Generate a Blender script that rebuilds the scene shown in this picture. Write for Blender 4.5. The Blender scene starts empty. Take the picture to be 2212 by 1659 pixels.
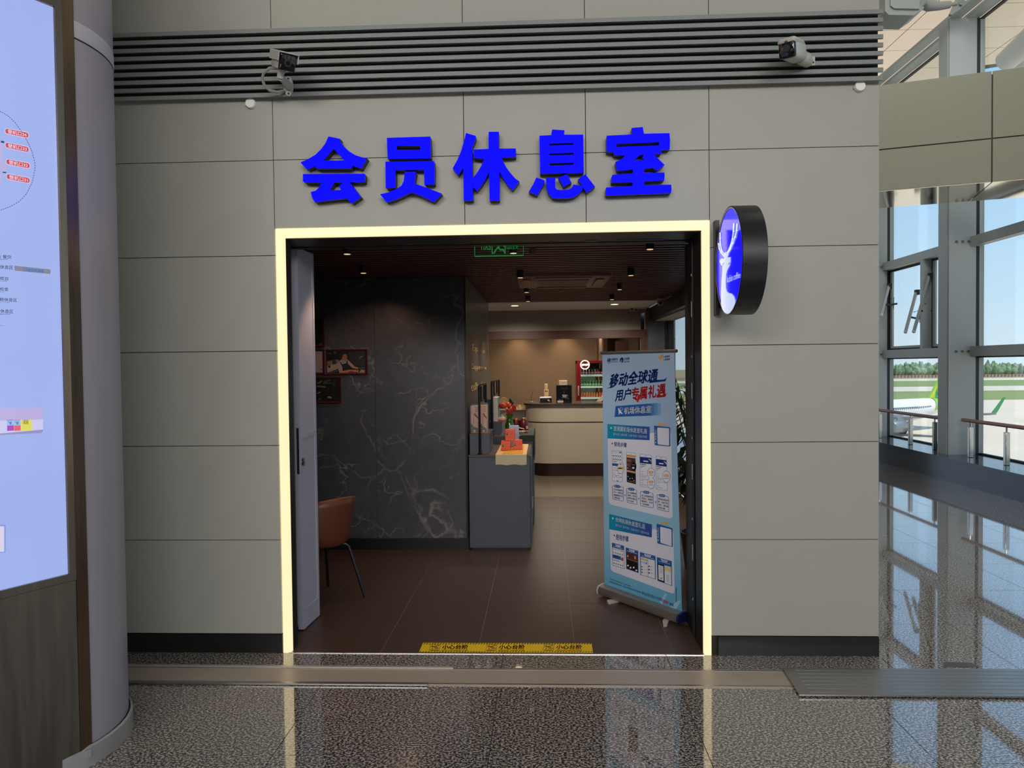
import bpy, bmesh, math, random
from mathutils import Vector, Matrix
from mathutils.geometry import tessellate_polygon

SC = bpy.context.scene
COL = SC.collection
random.seed(7)
PI = math.pi

# ------------------------------------------------------------------ camera
EYE = Vector((0.0, 0.0, 1.77))
YAW, PIT, ROL, FPX = 0.0430, -0.0245, -0.0112, 1580.0
_f = Vector((-math.sin(YAW)*math.cos(PIT), math.cos(YAW)*math.cos(PIT), math.sin(PIT)))
_r0 = Vector((math.cos(YAW), math.sin(YAW), 0))
_u0 = _r0.cross(_f)
_r = _r0*math.cos(ROL) + _u0*math.sin(ROL)
_u = -_r0*math.sin(ROL) + _u0*math.cos(ROL)
cam = bpy.data.cameras.new('camera')
cam.sensor_fit = 'HORIZONTAL'; cam.sensor_width = 36.0; cam.lens = FPX/2212*36.0
cam.clip_end = 5000; cam.clip_start = 0.05
camo = bpy.data.objects.new('camera', cam); COL.objects.link(camo)
M = Matrix((( _r.x, _u.x, -_f.x, EYE.x), (_r.y, _u.y, -_f.y, EYE.y), (_r.z, _u.z, -_f.z, EYE.z), (0, 0, 0, 1)))
camo.matrix_world = M
SC.camera = camo

# ------------------------------------------------------------------ colour management
SC.view_settings.view_transform = 'Standard'
SC.view_settings.look = 'None'
SC.view_settings.exposure = 0.0
SC.view_settings.gamma = 1.0
SC.view_settings.use_curve_mapping = False
SC.cycles.max_bounces = 8
SC.cycles.transparent_max_bounces = 12
SC.cycles.caustics_reflective = False
SC.cycles.caustics_refractive = False
SC.cycles.sample_clamp_indirect = 4.0

# ------------------------------------------------------------------ sky, sun and lamps
SKY_STRENGTH = 1.12
w = bpy.data.worlds.new('sky'); SC.world = w; w.use_nodes = True
nt = w.node_tree; nt.nodes.clear()
wo = nt.nodes.new('ShaderNodeOutputWorld'); bg = nt.nodes.new('ShaderNodeBackground')
tc = nt.nodes.new('ShaderNodeTexCoord'); sp = nt.nodes.new('ShaderNodeSeparateXYZ'); rp = nt.nodes.new('ShaderNodeValToRGB')
nt.links.new(tc.outputs['Generated'], sp.inputs[0]); nt.links.new(sp.outputs['Z'], rp.inputs[0])
rp.color_ramp.elements[0].position = 0.0; rp.color_ramp.elements[0].color = (0.74, 0.86, 0.98, 1)
rp.color_ramp.elements[1].position = 0.9; rp.color_ramp.elements[1].color = (0.16, 0.36, 0.85, 1)
e = rp.color_ramp.elements.new(0.08); e.color = (0.62, 0.80, 1.0, 1)
e = rp.color_ramp.elements.new(0.25); e.color = (0.42, 0.67, 1.0, 1)
nt.links.new(rp.outputs[0], bg.inputs[0]); bg.inputs[1].default_value = SKY_STRENGTH
nt.links.new(bg.outputs[0], wo.inputs[0])

def lamp(name, kind, loc, energy, color, size=0.1, aim=None, size_y=None, spot=None, blend=0.5):
    l = bpy.data.lights.new(name, kind); l.energy = energy; l.color = color
    if kind == 'AREA':
        l.shape = 'RECTANGLE' if size_y else 'DISK'; l.size = size
        if size_y: l.size_y = size_y
    elif kind == 'SUN': l.angle = size
    else: l.shadow_soft_size = size
    if spot: l.spot_size = math.radians(spot); l.spot_blend = blend
    o = bpy.data.objects.new(name, l); COL.objects.link(o); o.location = loc
    if aim is not None:
        o.rotation_euler = (Vector(aim) - Vector(loc)).to_track_quat('-Z', 'Y').to_euler()
    return o

lamp('sun', 'SUN', (0, 0, 50), 4.2, (1, 0.95, 0.87), 0.01, aim=(-17, 13, 0))
# unseen area fills added to brighten wall and corridor; then a ceiling spot
lamp('unseen_fill_lamp', 'AREA', (-3.0, -5.6, 5.85), 580, (1, 0.97, 0.92), 5.0, aim=(-1.6, 3.6, 0.6), size_y=3.0)
lamp('unseen_fill_lamp', 'AREA', (2.4, -6.4, 5.85), 760, (1, 0.985, 0.96), 5.0, aim=(1.4, 3.4, 0.4), size_y=4.0)
lamp('unseen_fill_lamp', 'AREA', (3.6, 7.0, 8.7), 370, (1, 0.98, 0.95), 3.0, aim=(4.4, 8.6, 0), size_y=5.0)
lamp('ceiling_spot_lamp', 'SPOT', (-2.1, 2.9, 5.8), 10, (1, 0.95, 0.88), 0.12, aim=(-1.5, 4.4, 2.6), spot=80, blend=0.9)

# ------------------------------------------------------------------ from a pixel of the photograph to the point of a known plane
def ray(px, py):
    return _f + _r*((px-1106.0)/FPX) - _u*((py-829.5)/FPX)
def A_z(px, py, z=0.0):
    d = ray(px, py); return EYE + d*((z-EYE.z)/d.z)
def A_y(px, py, y):
    d = ray(px, py); return EYE + d*(y/d.y)
def A_x(px, py, x):
    d = ray(px, py); return EYE + d*(x/d.x)
def A_plane(px, py, p, n):
    d = ray(px, py); return EYE + d*((Vector(p)-EYE).dot(n)/d.dot(n))
def proj(p):
    q = Vector(p)-EYE; z = q.dot(_f)
    return 1106.0+FPX*q.dot(_r)/z, 829.5-FPX*q.dot(_u)/z

# ------------------------------------------------------------------ materials
def lin(c):
    def f(v):
        v /= 255.0
        return v/12.92 if v <= 0.04045 else ((v+0.055)/1.055)**2.4
    return (f(c[0]), f(c[1]), f(c[2]), 1.0)

MATS = {}
def mat(name, rgb, rough=0.5, metal=0.0, emit=0.0, ecol=None, noise=None, bump=None, coat=0.0, spec=0.5, stretch=None):
    """noise=(scale, amount) varies the colour; bump=(scale, strength)"""
    if name in MATS: return MATS[name]
    m = bpy.data.materials.new(name); m.use_nodes = True
    nt = m.node_tree; b = nt.nodes['Principled BSDF']
    c = lin(rgb); b.inputs['Base Color'].default_value = c
    b.inputs['Roughness'].default_value = rough; b.inputs['Metallic'].default_value = metal
    b.inputs['Specular IOR Level'].default_value = spec
    if coat: b.inputs['Coat Weight'].default_value = coat; b.inputs['Coat Roughness'].default_value = 0.05
    if emit:
        b.inputs['Emission Color'].default_value = lin(ecol) if ecol else c
        b.inputs['Emission Strength'].default_value = emit
    if noise or bump:
        g = nt.nodes.new('ShaderNodeNewGeometry')
        src = g.outputs['Position']
        if stretch:
            mp = nt.nodes.new('ShaderNodeMapping'); mp.inputs['Scale'].default_value = stretch
            nt.links.new(src, mp.inputs[0]); src = mp.outputs[0]
        if noise:
            n = nt.nodes.new('ShaderNodeTexNoise'); n.inputs['Scale'].default_value = noise[0]; n.inputs['Detail'].default_value = 5
            nt.links.new(src, n.inputs['Vector'])
            mx = nt.nodes.new('ShaderNodeMix'); mx.data_type = 'RGBA'
            a = noise[1]
            mx.inputs[6].default_value = tuple(v*(1-a) for v in c[:3])+(1,)
            mx.inputs[7].default_value = tuple(min(1, v*(1+a)) for v in c[:3])+(1,)
            nt.links.new(n.outputs['Fac'], mx.inputs[0]); nt.links.new(mx.outputs[2], b.inputs['Base Color'])
        if bump:
            n2 = nt.nodes.new('ShaderNodeTexNoise'); n2.inputs['Scale'].default_value = bump[0]; n2.inputs['Detail'].default_value = 4
            nt.links.new(src, n2.inputs['Vector'])
            bp = nt.nodes.new('ShaderNodeBump'); bp.inputs['Strength'].default_value = bump[1]; bp.inputs['Distance'].default_value = 0.01
            nt.links.new(n2.outputs['Fac'], bp.inputs['Height']); nt.links.new(bp.outputs[0], b.inputs['Normal'])
    MATS[name] = m
    return m

def granite(name, dark, mid, light, rough, scale=95):
    m = bpy.data.materials.new(name); m.use_nodes = True; nt = m.node_tree; b = nt.nodes['Principled BSDF']
    g = nt.nodes.new('ShaderNodeNewGeometry')
    mp = nt.nodes.new('ShaderNodeMapping'); mp.inputs['Scale'].default_value = (0.75, 1.0, 1.0)
    n = nt.nodes.new('ShaderNodeTexNoise'); n.inputs['Scale'].default_value = scale; n.inputs['Detail'].default_value = 2.5; n.inputs['Roughness'].default_value = 0.65
    n.inputs['Distortion'].default_value = 0.0
    r = nt.nodes.new('ShaderNodeValToRGB')
    r.color_ramp.elements[0].position = 0.455; r.color_ramp.elements[0].color = lin(dark)
    r.color_ramp.elements[1].position = 0.575; r.color_ramp.elements[1].color = lin(light)
    e = r.color_ramp.elements.new(0.51); e.color = lin(mid)
    nt.links.new(g.outputs['Position'], mp.inputs[0]); nt.links.new(mp.outputs[0], n.inputs['Vector'])
    nt.links.new(n.outputs['Fac'], r.inputs[0]); nt.links.new(r.outputs[0], b.inputs['Base Color'])
    b.inputs['Roughness'].default_value = rough; b.inputs['Specular IOR Level'].default_value = 0.5
    b.inputs['Coat Weight'].default_value = 1.0; b.inputs['Coat Roughness'].default_value = 0.025; b.inputs['Coat IOR'].default_value = 1.7
    MATS[name] = m
    return m

def marble(name, base, vein, rough):
    m = bpy.data.materials.new(name); m.use_nodes = True; nt = m.node_tree; b = nt.nodes['Principled BSDF']; L = nt.links.new
    g = nt.nodes.new('ShaderNodeNewGeometry'); P = g.outputs['Position']
    def veins(scale, warp, width, mscale, m0, m1):
        n = nt.nodes.new('ShaderNodeTexNoise'); n.inputs['Scale'].default_value = scale*0.9; n.inputs['Detail'].default_value = 6
        ad = nt.nodes.new('ShaderNodeMix'); ad.data_type = 'VECTOR'; ad.inputs[0].default_value = warp
        v = nt.nodes.new('ShaderNodeTexVoronoi'); v.feature = 'DISTANCE_TO_EDGE'; v.inputs['Scale'].default_value = scale
        r = nt.nodes.new('ShaderNodeMapRange'); r.inputs['From Min'].default_value = 0.0; r.inputs['From Max'].default_value = width; r.inputs['To Min'].default_value = 1; r.inputs['To Max'].default_value = 0
        n2 = nt.nodes.new('ShaderNodeTexNoise'); n2.inputs['Scale'].default_value = mscale; n2.inputs['Detail'].default_value = 4
        r2 = nt.nodes.new('ShaderNodeMapRange'); r2.inputs['From Min'].default_value = m0; r2.inputs['From Max'].default_value = m1
        mul = nt.nodes.new('ShaderNodeMath'); mul.operation = 'MULTIPLY'
        L(P, n.inputs['Vector']); L(P, ad.inputs[4]); L(n.outputs['Color'], ad.inputs[5]); L(ad.outputs[1], v.inputs['Vector']); L(v.outputs['Distance'], r.inputs[0])
        L(P, n2.inputs['Vector']); L(n2.outputs['Fac'], r2.inputs[0]); L(r.outputs[0], mul.inputs[0]); L(r2.outputs[0], mul.inputs[1])
        return mul.outputs[0]
    v1 = veins(1.6, 0.40, 0.012, 2.2, 0.44, 0.60); v2 = veins(4.5, 0.34, 0.026, 3.1, 0.49, 0.66)
    mx = nt.nodes.new('ShaderNodeMath'); mx.operation = 'MAXIMUM'; L(v1, mx.inputs[0]); L(v2, mx.inputs[1])
    n3 = nt.nodes.new('ShaderNodeTexNoise'); n3.inputs['Scale'].default_value = 9; n3.inputs['Detail'].default_value = 7; n3.inputs['Roughness'].default_value = 0.65; L(P, n3.inputs['Vector'])
    cb = lin(base)
    c1 = nt.nodes.new('ShaderNodeMix'); c1.data_type = 'RGBA'; c1.inputs[6].default_value = tuple(k*0.6 for k in cb[:3])+(1,); c1.inputs[7].default_value = tuple(k*1.45 for k in cb[:3])+(1,)
    c2 = nt.nodes.new('ShaderNodeMix'); c2.data_type = 'RGBA'; c2.inputs[7].default_value = lin(vein)
    L(n3.outputs['Fac'], c1.inputs[0]); L(c1.outputs[2], c2.inputs[6]); L(mx.outputs[0], c2.inputs[0]); L(c2.outputs[2], b.inputs['Base Color'])
    b.inputs['Roughness'].default_value = rough
    MATS[name] = m
    return m

def glass(name, tint=(0.93, 0.97, 0.96), refl=0.07):
    m = bpy.data.materials.new(name); m.use_nodes = True; nt = m.node_tree; nt.nodes.clear()
    o = nt.nodes.new('ShaderNodeOutputMaterial'); t = nt.nodes.new('ShaderNodeBsdfTransparent'); g = nt.nodes.new('ShaderNodeBsdfGlossy')
    t.inputs[0].default_value = tint+(1,); g.inputs['Roughness'].default_value = 0.01
    lw = nt.nodes.new('ShaderNodeLayerWeight'); lw.inputs[0].default_value = 0.5
    pw = nt.nodes.new('ShaderNodeMath'); pw.operation = 'POWER'; pw.inputs[1].default_value = 4.0
    fr = nt.nodes.new('ShaderNodeMath'); fr.operation = 'MULTIPLY_ADD'; fr.inputs[1].default_value = 0.6; fr.inputs[2].default_value = 0.03
    nt.links.new(lw.outputs['Facing'], pw.inputs[0]); nt.links.new(pw.outputs[0], fr.inputs[0])
    mx = nt.nodes.new('ShaderNodeMixShader')
    nt.links.new(fr.outputs[0], mx.inputs[0]); nt.links.new(t.outputs[0], mx.inputs[1]); nt.links.new(g.outputs[0], mx.inputs[2])
    nt.links.new(mx.outputs[0], o.inputs[0])
    MATS[name] = m
    return m

# ------------------------------------------------------------------ geometry collector
class G:
    def __init__(self, m=None):
        self.v = []; self.f = []; self.mi = []; self.sm = []; self.mats = [m] if m else []; self.T = None
    def m(self, material):
        if material not in self.mats: self.mats.append(material)
        return self.mats.index(material)
    def add(self, vs, fs, material=None, smooth=False):
        k = len(self.v); mi = self.m(material) if material else 0
        for p in vs:
            p = Vector(p); self.v.append(self.T @ p if self.T else p)
        for f in fs:
            self.f.append([i+k for i in f]); self.mi.append(mi); self.sm.append(smooth)
        return self
    def box(self, x0, x1, y0, y1, z0, z1, material=None):
        vs = [(x0,y0,z0),(x1,y0,z0),(x1,y1,z0),(x0,y1,z0),(x0,y0,z1),(x1,y0,z1),(x1,y1,z1),(x0,y1,z1)]
        fs = [(0,3,2,1),(4,5,6,7),(0,1,5,4),(1,2,6,5),(2,3,7,6),(3,0,4,7)]
        return self.add(vs, fs, material)
    def bbox(self, x0, x1, y0, y1, z0, z1, r=0.005, seg=2, material=None):
        bm = bmesh.new(); bmesh.ops.create_cube(bm, size=1)
        for v in bm.verts:
            v.co = Vector(((x0+x1)/2+v.co.x*(x1-x0), (y0+y1)/2+v.co.y*(y1-y0), (z0+z1)/2+v.co.z*(z1-z0)))
        bmesh.ops.bevel(bm, geom=bm.edges[:], offset=r, segments=seg, affect='EDGES', profile=0.5)
        bm.verts.index_update()
        self.add([v.co.copy() for v in bm.verts], [[v.index for v in f.verts] for f in bm.faces], material, True)
        bm.free(); return self
    def tube(self, pts, r, n=10, material=None, cap=True, smooth=True):
        pts = [Vector(p) for p in pts]; rs = r if isinstance(r, (list, tuple)) else [r]*len(pts)
        vs = []; fs = []; prev = None
        for i, p in enumerate(pts):
            t = (pts[min(i+1, len(pts)-1)]-pts[max(i-1, 0)]).normalized()
            a = prev if prev is not None else (Vector((0,0,1)) if abs(t.z) < 0.9 else Vector((1,0,0)))
            s = a - t*a.dot(t); s.normalize(); prev = s; c = t.cross(s)
            for k in range(n):
                an = 2*PI*k/n; vs.append(p + (s*math.cos(an)+c*math.sin(an))*rs[i])
        for i in range(len(pts)-1):
            for k in range(n):
                a = i*n+k; b = i*n+(k+1) % n
                fs.append((a, b, b+n, a+n))
        if cap:
            fs.append(tuple(range(n-1, -1, -1))); fs.append(tuple((len(pts)-1)*n+k for k in range(n)))
        return self.add(vs, fs, material, smooth)
    def cyl(self, c, r, z0, z1, n=20, material=None):
        return self.tube([(c[0], c[1], z0), (c[0], c[1], z1)], r, n, material)
    def lathe(self, c, prof, n=24, material=None, a0=0.0, a1=2*PI):
        vs = []; fs = []; full = abs(a1-a0-2*PI) < 1e-6; N = n if full else n+1
        for (r, z) in prof:
            for k in range(N):
                an = a0+(a1-a0)*k/n; vs.append((c[0]+r*math.cos(an), c[1]+r*math.sin(an), c[2]+z))
        for i in range(len(prof)-1):
            for k in range(n):
                a = i*N+k; b = i*N+(k+1) % N
                fs.append((a, b, b+N, a+N))
        return self.add(vs, fs, material, True)
    def ball(self, c, r, n=10, material=None, sz=1.0):
        prof = [(max(1e-4, r*math.sin(PI*i/n)), -r*sz*math.cos(PI*i/n)) for i in range(n+1)]
        return self.lathe(c, prof, n+4, material)
    def prism(self, pts, holes, back, material=None, side=None, cap_back=True):
        """pts/holes: 3D points of the front outline; back: function giving the point behind"""
        loops = [[Vector(p) for p in pts]]+[[Vector(p) for p in h] for h in holes]
        flat = [p for l in loops for p in l]
        tris = tessellate_polygon(loops)
        nrm = Vector((0,0,0))
        for t in tris: nrm += (flat[t[1]]-flat[t[0]]).cross(flat[t[2]]-flat[t[0]])
        d = back(flat[0])-flat[0]
        if nrm.dot(d) > 0: tris = [(t[0], t[2], t[1]) for t in tris]
        self.add(flat, tris, material)
        bk = [back(p) for p in flat]
        if cap_back: self.add(bk, [(t[0], t[2], t[1]) for t in tris], side or material)
        for l in loops:
            n = len(l); q = [back(p) for p in l]
            self.add(l+q, [(i, (i+1) % n, n+(i+1) % n, n+i) for i in range(n)], side or material)
        return self
    def poly(self, pts, material=None, holes=(), flip=None):
        loops = [[Vector(p) for p in pts]]+[[Vector(p) for p in h] for h in holes]
        flat = [p for l in loops for p in l]; tris = [tuple(t) for t in tessellate_polygon(loops)]
        return self.add(flat, tris, material)
    def build(self, name, parent=None, material=None, world=True):
        me = bpy.data.meshes.new(name)
        base = Vector((0,0,0))
        if parent is not None and world:
            p = parent
            while p.parent is not None: p = p.parent
            base = p.location.copy()
        me.from_pydata([tuple(v-base) for v in self.v], [], self.f)
        if material: self.mats = [material]; self.mi = [0]*len(self.f)
        for m in self.mats: me.materials.append(m)
        me.polygons.foreach_set('material_index', self.mi)
        me.polygons.foreach_set('use_smooth', self.sm)
        me.update()
        if any(self.sm): me.set_sharp_from_angle(angle=math.radians(38))
        o = bpy.data.objects.new(name, me); COL.objects.link(o)
        if parent is not None: o.parent = parent
        return o

def tag(o, label=None, cat=None, group=None, kind=None):
    if label: o['label'] = label
    if cat: o['category'] = cat
    if group: o['group'] = group
    if kind: o['kind'] = kind
    return o
def thing(name, label, cat, loc=(0,0,0), group=None, rz=0.0):
    o = bpy.data.objects.new(name, None); COL.objects.link(o); o.location = loc; o.rotation_euler = (0,0,rz)
    o.empty_display_size = 0.1
    return tag(o, label, cat, group)
def struct(name, loc=(0,0,0)):
    o = bpy.data.objects.new(name, None); COL.objects.link(o); o.location = loc; o['kind'] = 'structure'
    return o
def copy_tree(o, loc, label=None, group=None):
    r = o.copy(); COL.objects.link(r); r.location = loc
    if label: r['label'] = label
    if group: r['group'] = group
    for ch in list(o.children):
        c = ch.copy(); COL.objects.link(c); c.parent = r
        for g in list(ch.children):
            d = g.copy(); COL.objects.link(d); d.parent = c
    return r

# flat print: text and shapes laid on a surface S(px, py, lift)
_TXT = {}
def text_mesh(body, bold=0.0, shear=0.0, lines=False):
    key = (body, shear)
    if key in _TXT: return _TXT[key]
    c = bpy.data.curves.new('t', 'FONT'); c.body = body; c.resolution_u = 2; c.shear = shear; c.space_line = 1.15
    o = bpy.data.objects.new('t', c); COL.objects.link(o)
    dg = bpy.context.evaluated_depsgraph_get(); me = bpy.data.meshes.new_from_object(o.evaluated_get(dg))
    vs = [(v.co.x, v.co.y) for v in me.vertices]; fs = [tuple(p.vertices) for p in me.polygons]
    bpy.data.objects.remove(o); bpy.data.curves.remove(c); bpy.data.meshes.remove(me)
    x0 = min(v[0] for v in vs); x1 = max(v[0] for v in vs); y0 = min(v[1] for v in vs); y1 = max(v[1] for v in vs)
    vs = [((x-x0)/(x1-x0), (y-y0)/(y1-y0)) for x, y in vs]
    _TXT[key] = (vs, fs); return _TXT[key]
def put_text(g, body, quad, S, m, lift=0.001, bold=0.0, shear=0.0, mirror=False):
    """quad: bottom-left, bottom-right, top-right, top-left, as points of the photograph"""
    vs, fs = text_mesh(body, bold, shear)
    bl, br, tr, tl = [S(q[0], q[1], lift) for q in quad]
    n = len(body); a = bold*0.9/max(1, n)*1.0; c_ = bold*0.9
    for ds, dt in (((0, 0),) if not bold else ((-a, -c_), (a, -c_), (a, c_), (-a, c_), (0, 0))):
        out = []
        for s, t in vs:
            if mirror: s = 1-s
            s = s*(1-2*a)+a+ds; t = t*(1-2*c_)+c_+dt
            out.append((bl*(1-s)+br*s)*(1-t)+(tl*(1-s)+tr*s)*t)
        g.add(out, fs, m)
def rect(x0, y0, x1, y1):      # bottom-left, bottom-right, top-right, top-left from the left/top/right/bottom of a box
    return [(x0, y1), (x1, y1), (x1, y0), (x0, y0)]
def put_poly(g, pts, S, m, lift=0.0005, holes=()):
    g.poly([S(p[0], p[1], lift) for p in pts], m, [[S(p[0], p[1], lift) for p in h] for h in holes])
def put_stroke(g, pts, wd, S, m, lift=0.0008, closed=False):
    n = len(pts)
    for i in range(n if closed else n-1):
        a = pts[i]; b = pts[(i+1) % n]; dx, dy = b[0]-a[0], b[1]-a[1]; L = math.hypot(dx, dy) or 1
        nx, ny = -dy/L*wd/2, dx/L*wd/2; ex, ey = dx/L*wd*0.2, dy/L*wd*0.2
        g.poly([S(x, y, lift) for x, y in ((a[0]-ex+nx, a[1]-ey+ny), (b[0]+ex+nx, b[1]+ey+ny), (b[0]+ex-nx, b[1]+ey-ny), (a[0]-ex-nx, a[1]-ey-ny))], m)
def round_rect(bl, br, tr, tl, f=0.15, n=4):
    """rounded quad of photograph points"""
    P = [Vector((p[0], p[1])) for p in (bl, br, tr, tl)]; out = []
    for i in range(4):
        p = P[i]; a = P[i-1]; b = P[(i+1) % 4]
        s = min((a-p).length, (b-p).length)*f
        p0 = p+(a-p).normalized()*s; p1 = p+(b-p).normalized()*s
        for k in range(n+1):
            t = k/n; out.append(tuple((p0*(1-t)+p*t)*(1-t)+(p*(1-t)+p1*t)*t))
    return out
def ell(cx, cy, rx, ry, n=24):
    return [(cx+rx*math.cos(2*PI*k/n), cy+ry*math.sin(2*PI*k/n)) for k in range(n)]
# ------------------------------------------------------------------ material palette
m_panel = mat('porcelain_panel', (168, 166, 157), 0.4, noise=(3.0, 0.05), bump=(60, 0.02), spec=0.3)
m_core = mat('dark_core', (30, 30, 30), 0.8)
m_black = mat('black_metal', (11, 11, 13), 0.45)
m_blackmat = mat('black_matte', (14, 14, 15), 0.7)
m_reveal = mat('dark_reveal', (26, 24, 24), 0.4, noise=(4, 0.2))
m_granite = granite('polished_granite', (46, 43, 41), (118, 110, 103), (186, 175, 165), 0.06, 105)
m_base_granite = mat('black_granite', (17, 18, 19), 0.4, noise=(300, 0.6))
m_grout = mat('grout', (60, 56, 52), 0.7)
m_itile = mat('brown_floor_tile', (70, 51, 41), 0.38, noise=(5, 0.16), bump=(30, 0.03), stretch=(1, 4, 1))
m_igrout = mat('pale_grout', (150, 128, 112), 0.7)
m_ltile = mat('beige_floor_tile', (116, 104, 90), 0.2, noise=(3, 0.08))
m_strip = mat('warm_light_strip', (96, 84, 64), 0.4, emit=1.1, ecol=(255, 233, 184))
m_louver = mat('grey_aluminium_slat', (128, 133, 131), 0.5)
m_alu = mat('brushed_aluminium', (176, 162, 148), 0.4, 0.3, noise=(12, 0.15), stretch=(1, 14, 1))
m_alu2 = mat('ribbed_aluminium', (150, 148, 145), 0.26, 0.8, noise=(10, 0.2), stretch=(1, 20, 1))
m_marble = marble('dark_veined_marble', (70, 70, 76), (132, 126, 124), 0.36)
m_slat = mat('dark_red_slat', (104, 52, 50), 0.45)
m_plaster = mat('white_plaster', (242, 238, 230), 0.8)
m_greige = mat('greige_wall', (158, 146, 134), 0.8, noise=(80, 0.04))
m_tan = mat('tan_wall', (142, 116, 90), 0.75, noise=(120, 0.05))
m_brownwood = mat('brown_wood_trim', (78, 46, 36), 0.45, noise=(10, 0.25), stretch=(1, 1, 8))
m_paint = mat('grey_steel_paint', (164, 172, 172), 0.45, noise=(6, 0.03))
m_gasket = mat('dark_gasket', (34, 34, 36), 0.6)
m_beam = mat('olive_panel', (119, 119, 103), 0.45, noise=(2, 0.03))
m_mirror = mat('polished_soffit', (244, 230, 206), 0.08, 1.0)
m_roof = mat('beige_roof_panel', (238, 226, 208), 0.5, noise=(2, 0.05))
m_sill = mat('dark_polished_stone', (44, 48, 54), 0.12, noise=(20, 0.2))
m_glass = glass('clear_glass')
m_white = mat('white_plastic', (205, 205, 200), 0.4)
m_steel = mat('stainless_steel', (190, 186, 180), 0.24, 1.0, noise=(7, 0.12), stretch=(6, 6, 0.6))

WY = 4.45
# ------------------------------------------------------------------ concourse floor
fl = struct('floor')
g = G(m_grout); g.box(-9, 7.2, -9.5, 4.46, -0.12, -0.012); g.box(2.0, 7.2, 4.46, 20, -0.12, -0.012); g.build('floor_base', fl)
tile_me = None
def granite_tile(x0, x1, y0, y1):
    k = 0.0018
    G(m_granite).box(x0+k, x1-k, y0+k, y1-k, -0.015, 0.0).build('floor_tile', fl)
XJ = [0.728+0.992*i for i in range(-5, 7)]
YJ = [3.995-0.735*i for i in range(0, 5)]
for i in range(len(XJ)-1):
    for j in range(len(YJ)-1):
        granite_tile(XJ[i], XJ[i+1], YJ[j+1], YJ[j])
    if XJ[i] < 2.0: granite_tile(XJ[i], min(XJ[i+1], 2.003), 4.23, 4.447)
for i in range(len(XJ)-1):
    if XJ[i+1] < 1.9: continue
    for j in range(14):
        y0 = 4.25+0.75*j
        granite_tile(max(2.003, XJ[i]), min(XJ[i+1], 6.0), y0 if j else 3.995, y0+0.75)
# plain stretches beyond the frame (only reflections reach them)
g = G(m_granite); g.box(-9, XJ[0], -9.5, 4.447, -0.015, 0); g.box(XJ[0], XJ[-1], -9.5, YJ[-1], -0.015, 0); g.box(2.003, 6.0, 14.75, 20, -0.015, 0)
g.build('floor_margin', fl)

# aluminium expansion joint cover running along the shop front, and the wider plate over its end
t = thing('expansion_joint_cover', 'long scratched aluminium joint cover strip let into granite floor before the doorway', 'floor cover', (0, 4.1, 0))
G(m_alu).box(-6, 1.395, 3.995, 4.232, -0.012, 0.004).build('cover_plate', t)
for y in (4.012, 4.214): G(m_alu2).box(-6, 1.36, y-0.007, y+0.007, 0.004, 0.0065).build('edge_rib', t)
G(mat('pale_aluminium', (196, 188, 178), 0.4, 0.6)).box(-6, -0.545, 4.214, 4.236, 0.004, 0.012).build('edge_strip', t)
G(m_alu2).box(-6, -0.66, 3.985, 4.012, 0.004, 0.012).build('edge_strip', t)
t = thing('ramp_plate', 'wide ribbed metal cover plate with slanted end in front of grey wall', 'floor cover', (3, 4.1, 0))
pts = [A_z(1690, 1442, 0.016), A_z(1727, 1500, 0.016), Vector((6.0, A_z(1727, 1500, 0.016).y, 0.016)), Vector((6.0, A_z(1690, 1442, 0.016).y, 0.016))]
G(m_alu2).prism(pts, [], lambda p: Vector((p.x, p.y, 0.0072))).build('plate', t)
y0, y1 = pts[1].y, pts[0].y
for k in range(7):
    y = y0+(y1-y0)*(k+0.7)/7.4; xs = 1.40+(pts[0].x-pts[1].x)*(k+0.7)/7.4
    G(m_alu2).box(xs, 6.0, y-0.004, y+0.004, 0.016, 0.0170).build('rib', t)
t = thing('floor_box_lid', 'flush stone-filled floor box lid beside the metal cover plate', 'floor lid', (2.5, 4.36, 0))
c = [A_z(2040, 1430, 0.002), A_z(2098, 1431, 0.002), A_z(2116, 1441, 0.002), A_z(2038, 1441, 0.002)]
G(mat('dark_stone_lid', (70, 62, 56), 0.25, noise=(90, 0.4))).prism(c, [], lambda p: Vector((p.x, p.y, -0.004))).build('lid', t)

# ------------------------------------------------------------------ shop front wall with porcelain panels
wf = struct('wall_front')
g = G(m_core)
g.box(-9, -1.66, 4.472, 4.57, 0, 6.0); g.box(-9, -1.73, 4.57, 4.62, 0, 6.0); g.box(1.02, 2.0, 4.472, 4.62, 0, 6.0); g.box(-1.66, 1.02, 4.472, 4.62, 2.66, 6.0)
g.build('wall_core', wf)
ZR = [0.119, 0.7066, 1.295, 1.880, 2.466, 3.048, 3.452]
CX = [-1.64, -0.467, 0.268, 1.003]
def panel(x0, x1, z0, z1, y=WY):
    k = 0.0022
    G(m_panel).box(x0+k, x1-k, y, y+0.03, z0+k, z1-k).build('panel', wf)
XL = [-6.7, -5.4, -4.1, -2.87, -1.64]
for i in range(6):
    for j in range(4): panel(XL[j], XL[j+1], ZR[i], ZR[i+1])
    panel(CX[3], 2.0, ZR[i], ZR[i+1])
for j in range(3):
    panel(CX[j], CX[j+1], 2.632, ZR[5]); panel(CX[j], CX[j+1], ZR[5], ZR[6])
for z0, z1 in ((3.835, 4.36), (4.36, 4.94), (4.94, 5.52), (5.52, 6.0)):
    for x0, x1 in zip(XL[:-1], XL[1:]): panel(x0, x1, z0, z1)
    for x0, x1 in zip(CX[:-1], CX[1:]): panel(x0, x1, z0, z1)
    panel(CX[3], 2.0, z0, z1)
o = G(m_base_granite).box(-7, -1.64, WY-0.004, WY+0.03, 0, 0.117).build('baseboard_left'); o['kind'] = 'structure'
o = G(m_base_granite).box(1.045, 2.0, WY-0.004, WY+0.03, 0, 0.117).build('baseboard_right'); o['kind'] = 'structure'

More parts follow.
